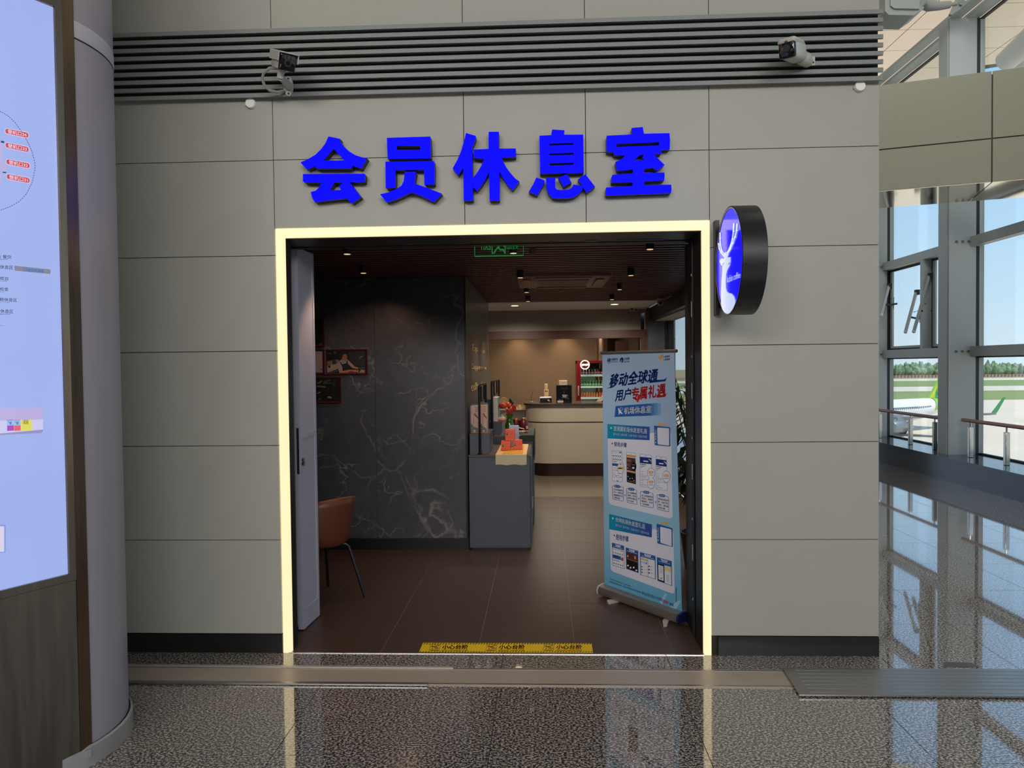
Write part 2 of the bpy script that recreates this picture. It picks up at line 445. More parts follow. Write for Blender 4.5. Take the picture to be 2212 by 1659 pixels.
# louver band of grey slats above
lv = thing('louver_grille', 'long air grille of grey horizontal slats across the wall above the blue characters', 'grille', (0, 4.4, 3.42))
G(m_blackmat).box(-6.7, 1.99, 4.456, 4.47, 3.40, 3.85).build('backing', lv)
for k in range(9):
    z = 3.414+0.0480*k
    so = G(m_louver).box(-6.7, 1.998, 4.398, 4.410, z, z+0.0247).build('slat', lv)
    G(m_louver).prism([Vector((1.997, 4.410, z)), Vector((1.997, 4.410, z+0.0247)), Vector((1.997, 4.453, z+0.0247))], [], lambda p: p-Vector((0.003, 0, 0))).build('end_web', so)

# ------------------------------------------------------------------ rest of the shell
def solid(name, m, *boxes):
    g = G(m)
    for b in boxes: g.box(*b)
    o = g.build(name); o['kind'] = 'structure'; return o
m_conc = mat('concourse_wall', (170, 166, 156), 0.6)
solid('wall_back', m_conc, (-9, 7.2, -9.7, -9.5, 0, 9))
solid('wall_left', m_conc, (-9.2, -9, -9.7, 4.6, 0, 9))
solid('ceiling', m_conc, (-9, 5.0, -9.5, 4.44, 6.0, 6.15))
solid('wall_far', mat('far_panel', (150, 152, 146), 0.5), (2.0, 3.40, 19.0, 19.2, 0, 8.8))
G_far = bpy.data.objects['wall_far']
for z in (1.2, 2.4, 3.6, 4.8): G(m_gasket).box(2.0, 3.40, 18.995, 19.0, z, z+0.02).build('joint', G_far)

# roof of beige panels reaching out over the glass
rf = struct('roof')
def redge(x): return 18.98-(x-11.085)*0.497
xs = [0.2, 2.8, 5.4, 8.0, 10.6, 13.2]
ys = [4.6+1.08*i for i in range(14)]
for x0, x1 in zip(xs[:-1], xs[1:]):
    for i, y in enumerate(ys):
        ya, yb = y+0.012, y+1.08-0.012
        p = [(x0+0.012, ya), (x1-0.012, ya), (x1-0.012, min(yb, redge(x1))), (x0+0.012, min(yb, redge(x0)) if i < 13 else redge(x0))]
        if i == 13: p[2] = (x1-0.012, redge(x1))
        if p[2][1] <= ya: continue
        G(m_roof).prism([Vector((a, b, 9.0)) for a, b in p], [], lambda q: Vector((q.x, q.y, 9.06))).build('roof_panel', rf)
g = G(mat('roof_deck', (90, 84, 76), 0.8)); g.prism([Vector(p+(9.065,)) for p in ((-9, -9.7), (13.2, -9.7), (13.2, redge(13.2)), (-9, redge(-9)))], [], lambda q: Vector((q.x, q.y, 9.3)))
g.build('roof_deck', rf)

# ------------------------------------------------------------------ glazed facade to the apron
PITCH = 2.85; C0 = 11.4
sill = struct('wall_right')
G(m_sill).box(5.94, 6.75, -9.5, 19, 0, 0.33).build('plinth', sill)
G(m_sill).box(5.92, 6.75, -9.5, 19, 0.33, 0.352).build('sill', sill)
for k in range(-7, 3):
    yc = C0+PITCH*k
    c = struct('column_%d' % (k+8)) if False else None
    o = G(m_paint); o.box(6.13, 6.53, yc-0.05, yc+0.02, 0.352, 6.9); o.box(6.115, 6.16, yc-0.02, yc+0.22, 0.352, 6.9)
    co = o.build('facade_column'); co['kind'] = 'structure'
    G(m_gasket).box(6.53, 6.585, yc-0.04, yc+0.12, 0.352, 6.9).build('gasket', co)
    G(m_paint).box(6.585, 6.66, yc-0.03, yc+0.1, 0.352, 6.9).build('cover_cap', co)
    for z in (1.915, 3.57):
        for x in (6.24, 6.33, 6.42):
            G(mat('bolt_grey', (96, 102, 102), 0.4)).tube([(x, yc-0.062, z), (x, yc-0.05, z)], 0.02, 10).build('bolt', co)
for k in range(-7, 2):
    y0 = C0+PITCH*k+0.14; y1 = C0+PITCH*(k+1)-0.04
    wn = struct('window_%d' % (k+8))
    for z0, z1 in ((1.84, 1.992), (3.497, 3.642)):
        G(m_paint).bbox(6.44, 6.60, y0-0.13, y1-0.011, z0, z1, 0.006, 1).build('transom', wn)
    for z0, z1 in ((0.352, 1.84), (1.992, 3.497), (3.642, 6.9)):
        G(m_glass).box(6.615, 6.625, y0-0.1, y1+0.04, z0, z1).build('pane', wn)
        if z0 > 1 and z0 < 3: continue
        gg = G(m_gasket); gg.box(6.585, 6.64, y0-0.1, y1, z1-0.02, z1); gg.box(6.585, 6.64, y0-0.1, y1, z0, z0+0.02); gg.build('pane_frame', wn)
    if k == 0:
        ym = 12.76
        G(m_paint).box(6.44, 6.60, ym-0.04, ym+0.05, 1.99, 3.497).build('mullion', wn)
        for a, b in ((y0, ym-0.05), (ym+0.06, y1)):
            s = G(m_gasket)
            s.box(6.58, 6.61, a, b, 1.995, 2.02); s.box(6.58, 6.61, a, b, 3.46, 3.495); s.box(6.58, 6.61, a, a+0.03, 2.02, 3.46); s.box(6.58, 6.61, b-0.05, b, 2.02, 3.46)
            so = s.build('sash', wn)
            s = G(m_paint); s.box(6.57, 6.60, b-0.13, b-0.05, 2.02, 3.46); s.box(6.57, 6.60, a+0.03, a+0.09, 2.02, 3.46); s.box(6.57, 6.60, a+0.09, b-0.13, 2.02, 2.06); s.build('sash_bead', so)
# twin longitudinal beams under the roof, hung from struts
for x0, x1 in ((6.125, 6.30), (6.38, 6.57)):
    o = G(m_paint).box(x0, x1, -9, 18.5, 6.9, 6.935); o.box(x0+0.06, x1-0.06, -9, 18.5, 6.935, 7.0)
    o.build('roof_beam')['kind'] = 'structure'
m_strutp = mat('strut_paint', (138, 144, 142), 0.45)
rs = thing('roof_strut', 'grey steel strut with forked pin end bolted to beam high beside the roof', 'strut', A_y(2000, 10, 11.0))
def SY(px, py, y): return A_y(px, py, y)
a = SY(1914, 0, 11.0)
g = G(m_strutp); cs = [SY(1912, -60, 10.9), SY(1912, 24, 10.9), SY(1920, 32, 10.9), SY(1974, 33, 10.9), SY(1996, 18, 10.9), SY(1996, -60, 10.9)]
g.prism(cs, [], lambda p: p+Vector((0.0, 0.45, 0.0))); g.build('box_end', rs)
g = G(m_strutp); cs = [SY(1922, -60, 10.87), SY(1924, 12, 10.87), SY(1932, 18, 10.87), SY(1986, 19, 10.87), SY(1990, -60, 10.87)]
g.prism(cs, [], lambda p: p+Vector((0, 0.04, 0))); g.build('cover', rs)
g = G(m_strutp); g.tube([SY(1988, 0, 11.05), SY(2008, 12, 11.05), SY(2030, 13, 11.05), SY(2048, 11, 11.05)], [0.10, 0.085, 0.06, 0.05], 14); g.build('fork', rs)
g = G(m_strutp); g.tube([SY(2026, 12, 11.05), SY(2052, 10, 11.05)], 0.052, 14); g.build('collar', rs)
g = G(m_strutp); g.tube([SY(2050, 10, 11.05), SY(2066, 8, 11.05)], 0.028, 12); g.build('rod', rs)
g = G(m_strutp); g.tube([A_y(1987, 2, 10.88), A_y(1987, 2, 11.2)], 0.085, 18); g.build('pin', rs)
g = G(m_strutp); g.prism([SY(2050, 30, 11.05), SY(2066, -6, 11.05), SY(2092, -20, 11.05), SY(2080, 16, 11.05), SY(2056, 32, 11.05)], [], lambda p: p+Vector((0.02, 0.06, 0))); gu = g.build('gusset', rs)
g = G(m_strutp); g.tube([SY(2078, 5, 11.0), SY(2078, 5, 11.05)], 0.035, 14); g.build('bolt', gu)
rp_ = thing('roof_brace_pipe', 'thick pale grey pipe brace rising steeply to roof edge beyond the glass', 'pipe', A_y(2170, 132, 15))
g = G(mat('pale_pipe', (196, 198, 200), 0.4, noise=(2, 0.1))); g.tube([SY(2166, 138, 15), SY(2171, 134, 15), SY(2235, 78, 14.2), SY(2300, 20, 13.4)], [0.12, 0.2, 0.24, 0.24], 18); g.build('pipe', rp_)
g = G(mat('pale_pipe', (196, 198, 200))); g.tube([SY(2188, 128, 15.0), SY(2260, 162, 15.0)], 0.13, 14); g.build('lower_branch', rp_)

# olive bulkhead bridging from the shop to the glass
bk = struct('beam')
A0 = Vector((2.0, 9.99, 0)); A1 = Vector((6.56, 8.545, 0)); ax = (A1-A0).normalized(); nb = Vector((ax.y, -ax.x, 0))
if nb.y > 0: nb = -nb
def bpt(s, d, z): return A0+ax*s-nb*d+Vector((0, 0, z))
L = (A1-A0).length
sj = (A_plane(2143, 290, A0, nb)-A0).dot(ax)
cuts = [0, sj-2.2, sj, L]
core = G(m_gasket); core.prism([bpt(0.0, 0.02, 3.9), bpt(L, 0.02, 3.9), bpt(L, 0.02, 5.15), bpt(0.0, 0.02, 5.15)], [], lambda p: p-nb*0.98); core.build('beam_core', bk)
for i in range(3):
    for z0, z1 in ((3.885, 4.385), (4.40, 5.18)):
        s0, s1 = cuts[i]+0.008, cuts[i+1]-0.008
        G(m_beam).prism([bpt(s0, 0, z0), bpt(s1, 0, z0), bpt(s1, 0, z1), bpt(s0, 0, z1)], [], lambda p: p-nb*0.02).build('panel', bk)
    G(m_mirror).prism([bpt(cuts[i]+0.006, 0.0, 3.878), bpt(cuts[i+1]-0.006, 0.0, 3.878), bpt(cuts[i+1]-0.006, 1.08, 3.878), bpt(cuts[i]+0.006, 1.08, 3.878)], [], lambda p: p+Vector((0, 0, 0.012))).build('soffit_panel', bk)

# handrail on the sill
m_rail = mat('varnished_rail', (150, 104, 82), 0.35)
for nm, lab, ya, yb, posts in (('handrail', 'wooden handrail on steel posts running behind grey column', 11.62, 18.0, (12.76, 11.98, 13.9, 15.2)), ('handrail', 'wooden handrail with rounded end starting in front of grey column', 3.0, 11.2, (11.0, 10.16, 8.8, 7.4, 6.0, 4.6, 3.3))):
    h = thing(nm, lab, 'handrail', (6.26, ya, 0.352))
    z = 0.872 if ya > 11.5 else 0.89
    G(m_rail).tube([(6.26, ya, z), (6.26, ya+0.03, z), (6.26, yb, z)], [0.02, 0.028, 0.028], 12).build('rail', h)
    for y in posts:
        p = G(m_steel).bbox(6.23, 6.29, y-0.03, y+0.03, 0.352, 0.80, 0.006, 1).build('post', h)
        G(m_steel).tube([(6.26, y, 0.80), (6.26, y, z-0.02)], 0.012, 8).build('stem', p)

# window openers
def opener(p0, p1, label, cable):
    a = A_x(p0[0], p0[1], 6.53); b = A_x(p1[0], p1[1], 6.30)
    t = thing('window_opener', label, 'window opener', a)
    d = b-a
    G(m_paint).tube([a, b], 0.03, 4, smooth=False).build('arm', t)
    G(m_gasket).box(6.52, 6.58, a.y-0.03, a.y+0.05, a.z-0.04, a.z+0.05).build('hinge_bracket', t)
    q = a+d*0.62
    G(m_gasket).tube([q, q+Vector((0.12, 0.05, -0.02)), q+Vector((0.24, 0.0, 0.0))], 0.018, 8).build('link', t)
    G(m_white).ball(b, 0.03, 6).build('end_cap', t)
    G(m_gasket).tube([a+d*0.5+Vector((0.05, 0, 0)), q+Vector((0.2, 0.05, 0.12)), q+Vector((0.18, 0.02, -0.1))], 0.006, 6).build('cable', t)
opener((2008, 596), (1974, 716), 'long white window opener arm hanging beside middle mullion, nearest the column', 1)
opener((1979, 632), (1956, 717), 'white window opener arm crossing the open pane behind another arm', 1)
opener((1920, 618), (1904, 680), 'white window opener arm half hidden by corner of the grey wall', 1)
# ------------------------------------------------------------------ five blue characters above the doorway
m_blue = mat('blue_acrylic', (3, 3, 200), 0.4, emit=0.95, ecol=(0, 0, 255), spec=0.03)
m_return = mat('letter_return', (30, 28, 26), 0.45)
def crop(ox, oy, s): return lambda pts: [(ox+x/s, oy+y/s) for x, y in pts]
cA, cB, cC = crop(640, 280, 6.9125), crop(960, 270, 6.703), crop(1290, 260, 9.217)
CH = [
 ('first blue character of the sign, roof shaped, nearest the round column', [
  (cA([(480,100),(655,138),(645,160),(672,205),(720,262),(790,325),(880,380),(970,410),(1055,425),(970,578),(838,535),(825,580),(292,580),(285,535),(165,600),(60,490),(165,445),(290,370),(370,290),(430,210)]), [cA([(555,285),(718,460),(400,460)])]),
  (cA([(98,662),(1018,657),(1025,690),(1018,780),(795,785),(965,1005),(825,1103),(755,1025),(640,1035),(420,1060),(275,1083),(235,1010),(215,930),(290,910),(340,860),(375,790),(115,785),(98,770)]), [cA([(565,790),(700,787),(638,848),(665,900),(500,908)])])]),
 ('second blue character of the sign, with a box on two spreading feet', [
  (cA([(1352,122),(2000,102),(2010,270),(2008,428),(1365,435),(1357,280)]), [cA([(1500,243),(1850,240),(1850,303),(1500,303)])]),
  (cA([(1330,478),(2055,468),(2065,560),(2063,815),(1915,820),(1905,598),(1480,602),(1478,868),(1335,870)]), []),
  (cA([(1618,628),(1775,628),(1787,645),(1772,720),(1765,805),(1900,850),(2060,910),(2172,955),(2055,1080),(1900,1005),(1780,955),(1705,935),(1620,980),(1500,1035),(1420,1062),(1345,1080),(1250,965),(1380,935),(1500,885),(1570,835),(1603,770),(1612,700)]), [])]),
 ('third blue character of the sign, middle one, like a figure beside a tree', [
  (cB([(312,113),(455,158),(450,200),(410,300),(400,345),(403,450),(408,775),(415,1090),(280,1092),(272,620),(200,728),(118,628),(190,500),(240,380),(285,230)]), []),
  (cB([(640,97),(788,97),(788,342),(1033,338),(1035,460),(832,468),(850,530),(900,620),(960,700),(1030,780),(1085,815),(985,945),(900,850),(830,740),(795,660),(797,1090),(655,1092),(645,680),(600,770),(540,870),(468,958),(414,895),(412,770),(480,680),(540,580),(575,485),(425,475),(420,355),(640,345)]), [])]),
 ('fourth blue character of the sign, a slotted box over a hook and dots', [
  (cB([(1560,65),(1740,75),(1728,140),(2010,138),(2018,690),(1385,705),(1375,155),(1545,145)]), [cB(h) for h in ([(1517,270),(1865,258),(1865,285),(1517,298)], [(1517,412),(1870,400),(1870,430),(1517,440)], [(1525,555),(1870,545),(1870,575),(1525,588)])]),
  (cB([(1330,758),(1450,800),(1440,850),(1345,1015),(1222,965),(1290,850)]), []),
  (cB([(1650,760),(1775,712),(1840,835),(1722,893)]), []),
  (cB([(1935,785),(2040,712),(2180,890),(2060,980)]), []),
  (cB([(1470,765),(1608,765),(1605,900),(1625,935),(1700,942),(1800,935),(1850,900),(1870,860),(2008,885),(2000,930),(1960,985),(1880,1040),(1790,1060),(1640,1062),(1560,1050),(1500,990),(1480,900)]), [])]),
 ('fifth blue character of the sign, nearest the round lit disc', [
  (cC([(690,150),(908,130),(932,265),(1440,252),(1452,400),(1445,572),(1283,580),(1275,660),(1125,672),(1340,885),(1200,1000),(1125,945),(940,960),(930,1045),(1340,1038),(1345,1100),(1335,1192),(945,1212),(935,1290),(1475,1278),(1480,1360),(1470,1445),(175,1495),(172,1400),(180,1335),(700,1305),(710,1235),(290,1240),(285,1160),(300,1083),(710,1055),(715,975),(405,1005),(375,920),(365,825),(470,785),(560,698),(340,690),(325,630),(192,622),(185,450),(190,305),(695,278)]),
   [cC([(385,468),(1235,430),(1235,495),(385,530)]), cC([(855,685),(935,685),(900,735),(945,790),(730,790)])])]),
]
YF = 4.385
for lab, strokes in CH:
    p0 = strokes[0][0][0]
    t = thing('sign_character', lab, 'sign letter', A_y(p0[0], p0[1], YF), 'blue characters over the doorway')
    gf = G(m_blue); gr = G(m_return)
    for outer, holes in strokes:
        P = [A_y(x, y, YF) for x, y in outer]; Hs = [[A_y(x, y, YF) for x, y in h] for h in holes]
        gf.prism(P, Hs, lambda p: Vector((p.x, p.y+0.004, p.z)))
        gr.prism([p+Vector((0, 0.0045, 0)) for p in P], [[p+Vector((0, 0.0045, 0)) for p in h] for h in Hs], lambda p: Vector((p.x, WY-0.001, p.z)))
    gf.build('letter_face', t); gr.build('letter_return', t)

# ------------------------------------------------------------------ round lit projecting sign
XF, YC, ZC, RD, TH = 1.03, 4.115, 2.338, 0.298, 0.128
sg = thing('disc_sign', 'round black projecting sign with lit blue face and white deer head on grey wall', 'sign', (XF, YC, ZC))
m_drum = mat('black_drum', (17, 18, 22), 0.42)
g = G(m_drum); N = 64
def ring(r, x): return [(x, YC+r*math.cos(2*PI*k/N), ZC+r*math.sin(2*PI*k/N)) for k in range(N)]
def bridge(g, a, b, m=None, sm=True):
    n = len(a); g.add(a+b, [(i, (i+1) % n, n+(i+1) % n, n+i) for i in range(n)], m, sm)
bridge(g, ring(RD-0.006, XF-0.002), ring(RD, XF+0.001)); bridge(g, ring(RD, XF+0.001), ring(RD, XF+TH)); g.add(ring(RD, XF+TH), [tuple(range(N))])
bridge(g, ring(RD-0.006, XF+0.006), ring(RD-0.006, XF-0.002))
drum = g.build('drum', sg)
g = G(mat('pale_rim', (196, 170, 150), 0.3, emit=0.25)); bridge(g, ring(RD-0.014, XF), ring(RD-0.006, XF), sm=False); g.build('rim', sg)
m_face = bpy.data.materials.new('lit_blue_face'); m_face.use_nodes = True; nt = m_face.node_tree; b = nt.nodes['Principled BSDF']
b.inputs['Base Color'].default_value = lin((10, 10, 150)); b.inputs['Roughness'].default_value = 0.12
b.inputs['Emission Color'].default_value = lin((22, 18, 246)); b.inputs['Emission Strength'].default_value = 0.95
face = G(m_face); face.add(ring(RD-0.013, XF+0.003), [tuple(range(N))]); face.build('lit_face', sg)
cD = crop(1520, 420, 5.922)
def SD(px, py, lift): return A_x(px, py, XF+0.002-lift)
m_deer = mat('lit_white_print', (205, 218, 250), 0.2, emit=0.75, ecol=(205, 220, 255))
g = G(m_deer)
put_poly(g, cD([(222,1400),(222,1250),(228,1100),(236,1000),(240,910),(236,914),(222,905),(203,860),(207,838),(222,822),(242,818),(258,824),(262,800),(250,790),(270,752),(292,752),(312,778),(296,792),(312,806),(342,800),(341,870),(334,880),(334,905),(318,935),(298,975),(288,1020),(283,1100),(284,1190),(297,1240),(320,1262),(355,1268),(385,1300),(402,1350),(404,1385),(375,1460),(335,1515),(300,1538),(262,1515),(238,1475)]), SD, m_deer, 0.002)
for pts, wd in (([(280,775),(315,725),(345,650),(367,570),(380,470),(386,370)], 17), ([(290,785),(335,705),(370,625),(400,545),(420,460),(426,376)], 19), ([(272,775),(232,720),(213,640),(209,560),(210,490)], 15), ([(262,795),(222,742),(199,690),(190,625)], 17)):
    put_stroke(g, cD(pts), wd/5.922, SD, m_deer, 0.0025)
put_poly(g, cD([(270,740),(300,735),(318,770),(300,800),(255,800),(250,770)]), SD, m_deer, 0.0022)
g.build('deer_emblem', sg)
g = G(m_deer); put_text(g, 'luckin coffee', cD([(297,1132),(464,1064),(464,985),(297,1042)]), SD, m_deer, 0.0025); g.build('lettering', sg)
g = G(mat('emblem_eye', (60, 60, 170), 0.4)); put_stroke(g, cD([(315,898),(333,870)]), 1.0, SD, g.mats[0], 0.0035); put_stroke(g, cD([(240,905),(258,875)]), 0.8, SD, g.mats[0], 0.0035); g.build('emblem_line', sg)['kind'] = 'stuff'
G(m_black).box(1.026, 1.05, 4.40, 4.449, 2.06, 2.62).build('wall_plate', sg)
g = G(m_black); g.box(1.045, 1.14, 4.40, 4.449, 2.10, 2.56); g.build('mounting_arm', sg)
for a in (-2.95, -2.1, -1.2, -0.35, 0.6, 1.6):
    for x in (XF+0.02, XF+TH-0.014):
        p = Vector((x, YC+RD*math.cos(a), ZC+RD*math.sin(a))); d = Vector((0, math.cos(a), math.sin(a)))
        G(m_blackmat).tube([p-d*0.002, p+d*0.004], 0.006, 8).build('screw', drum)

# ------------------------------------------------------------------ cameras and sensors on the louver
def frame(o, fwd, up=(0, 0, 1)):
    f = Vector(fwd).normalized(); r = f.cross(Vector(up)).normalized(); u = r.cross(f)
    return Matrix(((r.x, f.x, u.x, o[0]), (r.y, f.y, u.y, o[1]), (r.z, f.z, u.z, o[2]), (0, 0, 0, 1)))
m_camw = mat('camera_housing', (186, 184, 176), 0.4)
m_lens = mat('camera_glass', (8, 8, 12), 0.08)
fc = A_y(622, 135, 4.08); fw = Vector((0.56, -0.74, -0.40)).normalized()
T = frame(fc, fw)
t = thing('security_camera', 'white box security camera with curled cable, on bracket above first blue character', 'camera', fc)
g = G(m_camw); g.T = T; g.bbox(-0.048, 0.048, -0.16, -0.012, -0.045, 0.046, 0.012, 2); g.build('body', t)
g = G(m_camw); g.T = T; g.bbox(-0.056, 0.056, -0.175, 0.012, 0.044, 0.052, 0.004, 1); g.box(-0.057, -0.053, -0.17, 0.006, 0.0, 0.048); g.box(0.053, 0.057, -0.17, 0.006, 0.0, 0.048); g.build('sun_shield', t)
g = G(m_lens); g.T = T; g.bbox(-0.046, 0.046, -0.03, 0.0, -0.047, 0.043, 0.010, 2); f_ = g.build('front_window', t)
g = G(mat('lens_ring', (40, 40, 48), 0.3)); g.T = T; g.tube([(0, -0.002, -0.004), (0, 0.002, -0.004)], 0.02, 20); g.tube([(0, 0.002, -0.004), (0, 0.003, -0.004)], 0.012, 16, m_lens); g.build('lens', f_)
bot = T @ Vector((0, -0.08, -0.045))
k1 = A_y(606, 160, bot.y+0.01); k2 = A_y(606, 168, bot.y+0.02); pl = A_y(622, 185, 4.38)
g = G(m_camw); g.tube([bot, k1, k2], [0.02, 0.018, 0.021], 12); g.build('swivel_joint', t)
g = G(m_camw); g.tube([k2, (k2+pl)/2+Vector((0, -0.01, 0.005)), pl], [0.017, 0.018, 0.026], 12); g.build('arm', t)
g = G(m_camw); ol = [Vector((pl.x+0.032*math.cos(a)*0.9, 4.388, pl.z+0.058*math.sin(a))) for a in [2*PI*k/20 for k in range(20)]]
g.prism(ol, [], lambda p: Vector((p.x, 4.3965, p.z))); bp = g.build('wall_plate', t)
for dz in (-0.045, 0.045): G(m_gasket).tube([(pl.x, 4.384, pl.z+dz), (pl.x, 4.39, pl.z+dz)], 0.006, 8).build('screw', bp)
bk_ = T @ Vector((-0.02, -0.15, -0.04))
g = G(mat('cable_sleeve', (150, 148, 142), 0.5)); g.tube([bk_, A_y(583, 147, 4.23), A_y(570, 157, 4.25), A_y(566, 170, 4.27), A_y(571, 184, 4.29), A_y(582, 195, 4.32), A_y(598, 199, 4.35), A_y(614, 196, 4.38)], 0.009, 8); g.build('cable', t)

fc = A_y(1699, 104, 4.14); fw = Vector((-0.60, -0.76, -0.16)).normalized(); T = frame(fc, fw)
t = thing('security_camera', 'white bullet security camera facing sideways on grey slats above the round sign', 'camera', fc)
g = G(m_camw); g.T = T; g.bbox(-0.048, 0.048, -0.20, -0.018, -0.052, 0.052, 0.026, 3); g.build('body', t)
g = G(m_camw); g.T = T; g.bbox(-0.053, 0.053, -0.16, 0.006, 0.018, 0.058, 0.022, 3); g.build('sun_shield', t)
g = G(m_lens); g.T = T; g.bbox(-0.046, 0.046, -0.03, 0.003, -0.052, 0.05, 0.014, 3); f_ = g.build('front_window', t)
g = G(mat('lens_ring', (40, 40, 48), 0.3)); g.T = T; g.tube([(0, 0.002, 0), (0, 0.005, 0)], 0.02, 20)
for k in range(6):
    a = PI/6+k*PI/3; g.tube([(0.033*math.cos(a), 0.002, 0.034*math.sin(a)), (0.033*math.cos(a), 0.005, 0.034*math.sin(a))], 0.009, 10)
g.build('lens', f_)
bk_ = T @ Vector((0, -0.19, -0.02)); pl = A_y(1743, 133, 4.386)
g = G(m_camw); g.tube([bk_, (bk_+pl)/2+Vector((0.012, 0.0, 0)), pl], [0.036, 0.04, 0.034], 14); g.build('arm', t)
g = G(m_camw); g.bbox(pl.x-0.05, pl.x+0.048, 4.383, 4.3965, pl.z-0.024, pl.z+0.03, 0.005, 2); bp = g.build('wall_plate', t)
for dx in (-0.033, 0.002, 0.036): G(m_gasket).tube([(pl.x+dx, 4.379, pl.z-0.008), (pl.x+dx, 4.386, pl.z-0.008)], 0.0045, 8).build('screw', bp)
for px, py, lab in ((540, 222, 'small round white sensor at top of the wall beside camera cable'), (1859, 185, 'small round white sensor at top corner of the wall below slat ends')):
    c = A_y(px, py, 4.425)
    t = thing('wall_sensor', lab, 'sensor', c, 'round sensors under the grille')
    G(mat('sensor_white', (236, 236, 228), 0.5)).tube([(c.x, 4.449, c.z), (c.x, 4.432, c.z), (c.x, 4.424, c.z)], [0.031, 0.031, 0.028], 24).build('cover', t)
    G(m_white).box(c.x-0.035, c.x-0.026, 4.43, 4.449, c.z-0.012, c.z-0.004).build('tab', t)

# ------------------------------------------------------------------ round column at the side
cc = (-2.50, 3.31)
col = struct('column')
m_clad = mat('lilac_grey_cladding', (160, 152, 157), 0.38, noise=(1.5, 0.04), bump=(2, 0.02))
g = G(m_clad)
g.lathe((cc[0], cc[1], 0), [(0.468, 0.09), (0.468, 3.235)], 72); g.lathe((cc[0], cc[1], 0), [(0.468, 3.315), (0.468, 6.0)], 72); g.build('cladding', col)
g = G(mat('pale_ring', (192, 186, 188), 0.35)); g.lathe((cc[0], cc[1], 0), [(0.469, 3.24), (0.4708, 3.245), (0.4708, 3.31), (0.469, 3.315)], 72); g.build('ring', col)
g = G(m_gasket); g.lathe((cc[0], cc[1], 0), [(0.466, 3.233), (0.470, 3.236), (0.470, 3.241)], 72); g.build('joint', col)
g = G(mat('pale_metal_base', (176, 172, 168), 0.3, 0.4)); g.lathe((cc[0], cc[1], 0), [(0.486, 0.0), (0.486, 0.085), (0.476, 0.092)], 72); g.build('base_ring', col)

# ------------------------------------------------------------------ lit information board in front of the column
tv = Vector((0.463, 0.886, 0)).normalized(); nv = Vector((0.886, -0.463, 0)).normalized()
KP = Vector((-2.058, 3.187, 0))+nv*0.035
def SK(px, py, lift=0.0): return A_plane(px, py, KP+nv*lift, nv)
pR = A_plane(200, 1645, KP, nv); pR.z = 0
def kp(s, d, z): return pR-tv*s+nv*d+Vector((0, 0, z))
def ks(px, py): return (pR-SK(px, py)).dot(tv)
sS = ks(150, 1240); zb = SK(150, 1240).z; sE = ks(165, 1252); zE = SK(165, 1252).z; zt = SK(127, 18).z
ki = thing('information_board', 'tall backlit map board in brushed steel frame standing before the round column', 'information board', pR)
def kbox(g, s0, s1, d0, d1, z0, z1, m=None):
    P = [kp(s, d, z) for z in (z0, z1) for s, d in ((s0, d0), (s1, d0), (s1, d1), (s0, d1))]
    g.add(P, [(0,3,2,1),(4,5,6,7),(0,1,5,4),(1,2,6,5),(2,3,7,6),(3,0,4,7)], m); return g
m_ksteel = mat('kiosk_steel', (132, 112, 92), 0.28, 1.0, noise=(7, 0.4), stretch=(5, 5, 0.35), bump=(3, 0.05))
W_ = 1.5
S1 = kp(sE, 0.0, 0); n2 = Vector((0.98, -0.195, 0)).normalized(); t2 = Vector((0.195, 0.98, 0)).normalized()
S2 = A_plane(200, 1645, S1, n2); S2.z = 0
g = G(m_ksteel); g.prism([S1+Vector((0, 0, 0.03)), S2+Vector((0, 0, 0.03)), S2+Vector((0, 0, 4.2)), S1+Vector((0, 0, 4.2))], [], lambda p: p-n2*0.05); g.build('side_strip', ki)
kbox(G(m_ksteel), sE+0.002, W_, -0.13, -0.001, 0.03, zE-0.002).build('base_panel', ki)
kbox(G(m_ksteel), sE+0.001, W_, -0.13, -0.002, zt+0.045, 4.2).build('head_panel', ki)
kbox(G(m_gasket), 0.02, W_, -0.1, -0.02, 0, 0.03).build('plinth', ki)
kbox(G(m_ksteel), sE+0.001, sS, -0.13, 0.002, zE, zt+0.045).build('bezel', ki)
g = G(m_ksteel); kbox(g, sS, W_, -0.13, 0.002, zE, zb); g.build('bezel', ki)
g = G(m_ksteel); kbox(g, sS, W_, -0.13, 0.002, zt, zt+0.045); g.build('bezel', ki)
g = G(mat('clear_clip', (150, 150, 150), 0.15)); kbox(g, 0.012, 0.034, 0.0, 0.012, 0.05, 0.085); g.build('clip', ki)
EM = 0.92
def scr(name, rgb, k=EM): return mat(name, tuple(int(v*0.25) for v in rgb), 0.12, emit=k, ecol=rgb)
m_scr = scr('screen_white', (164, 181, 240)); m_sred = scr('screen_red', (214, 66, 76)); m_sw = scr('screen_pale', (222, 214, 236)); m_sd = scr('screen_ink', (58, 56, 92), 0.6)
kbox(G(m_scr), sS, W_, -0.1, -0.012, zb, zt).build('screen', ki)
def SS(px, py, lift=0.0): return SK(px, py, -0.0118+lift)
PL = [('登机口34', (11.6, 282.7), (61.5, 292.5)), ('登机口33', (12, 313.1), (61.9, 323.4)), ('登机口32', (13.9, 349), (64, 358.6)), ('登机口31', (14.6, 381), (64.3, 390.4))]
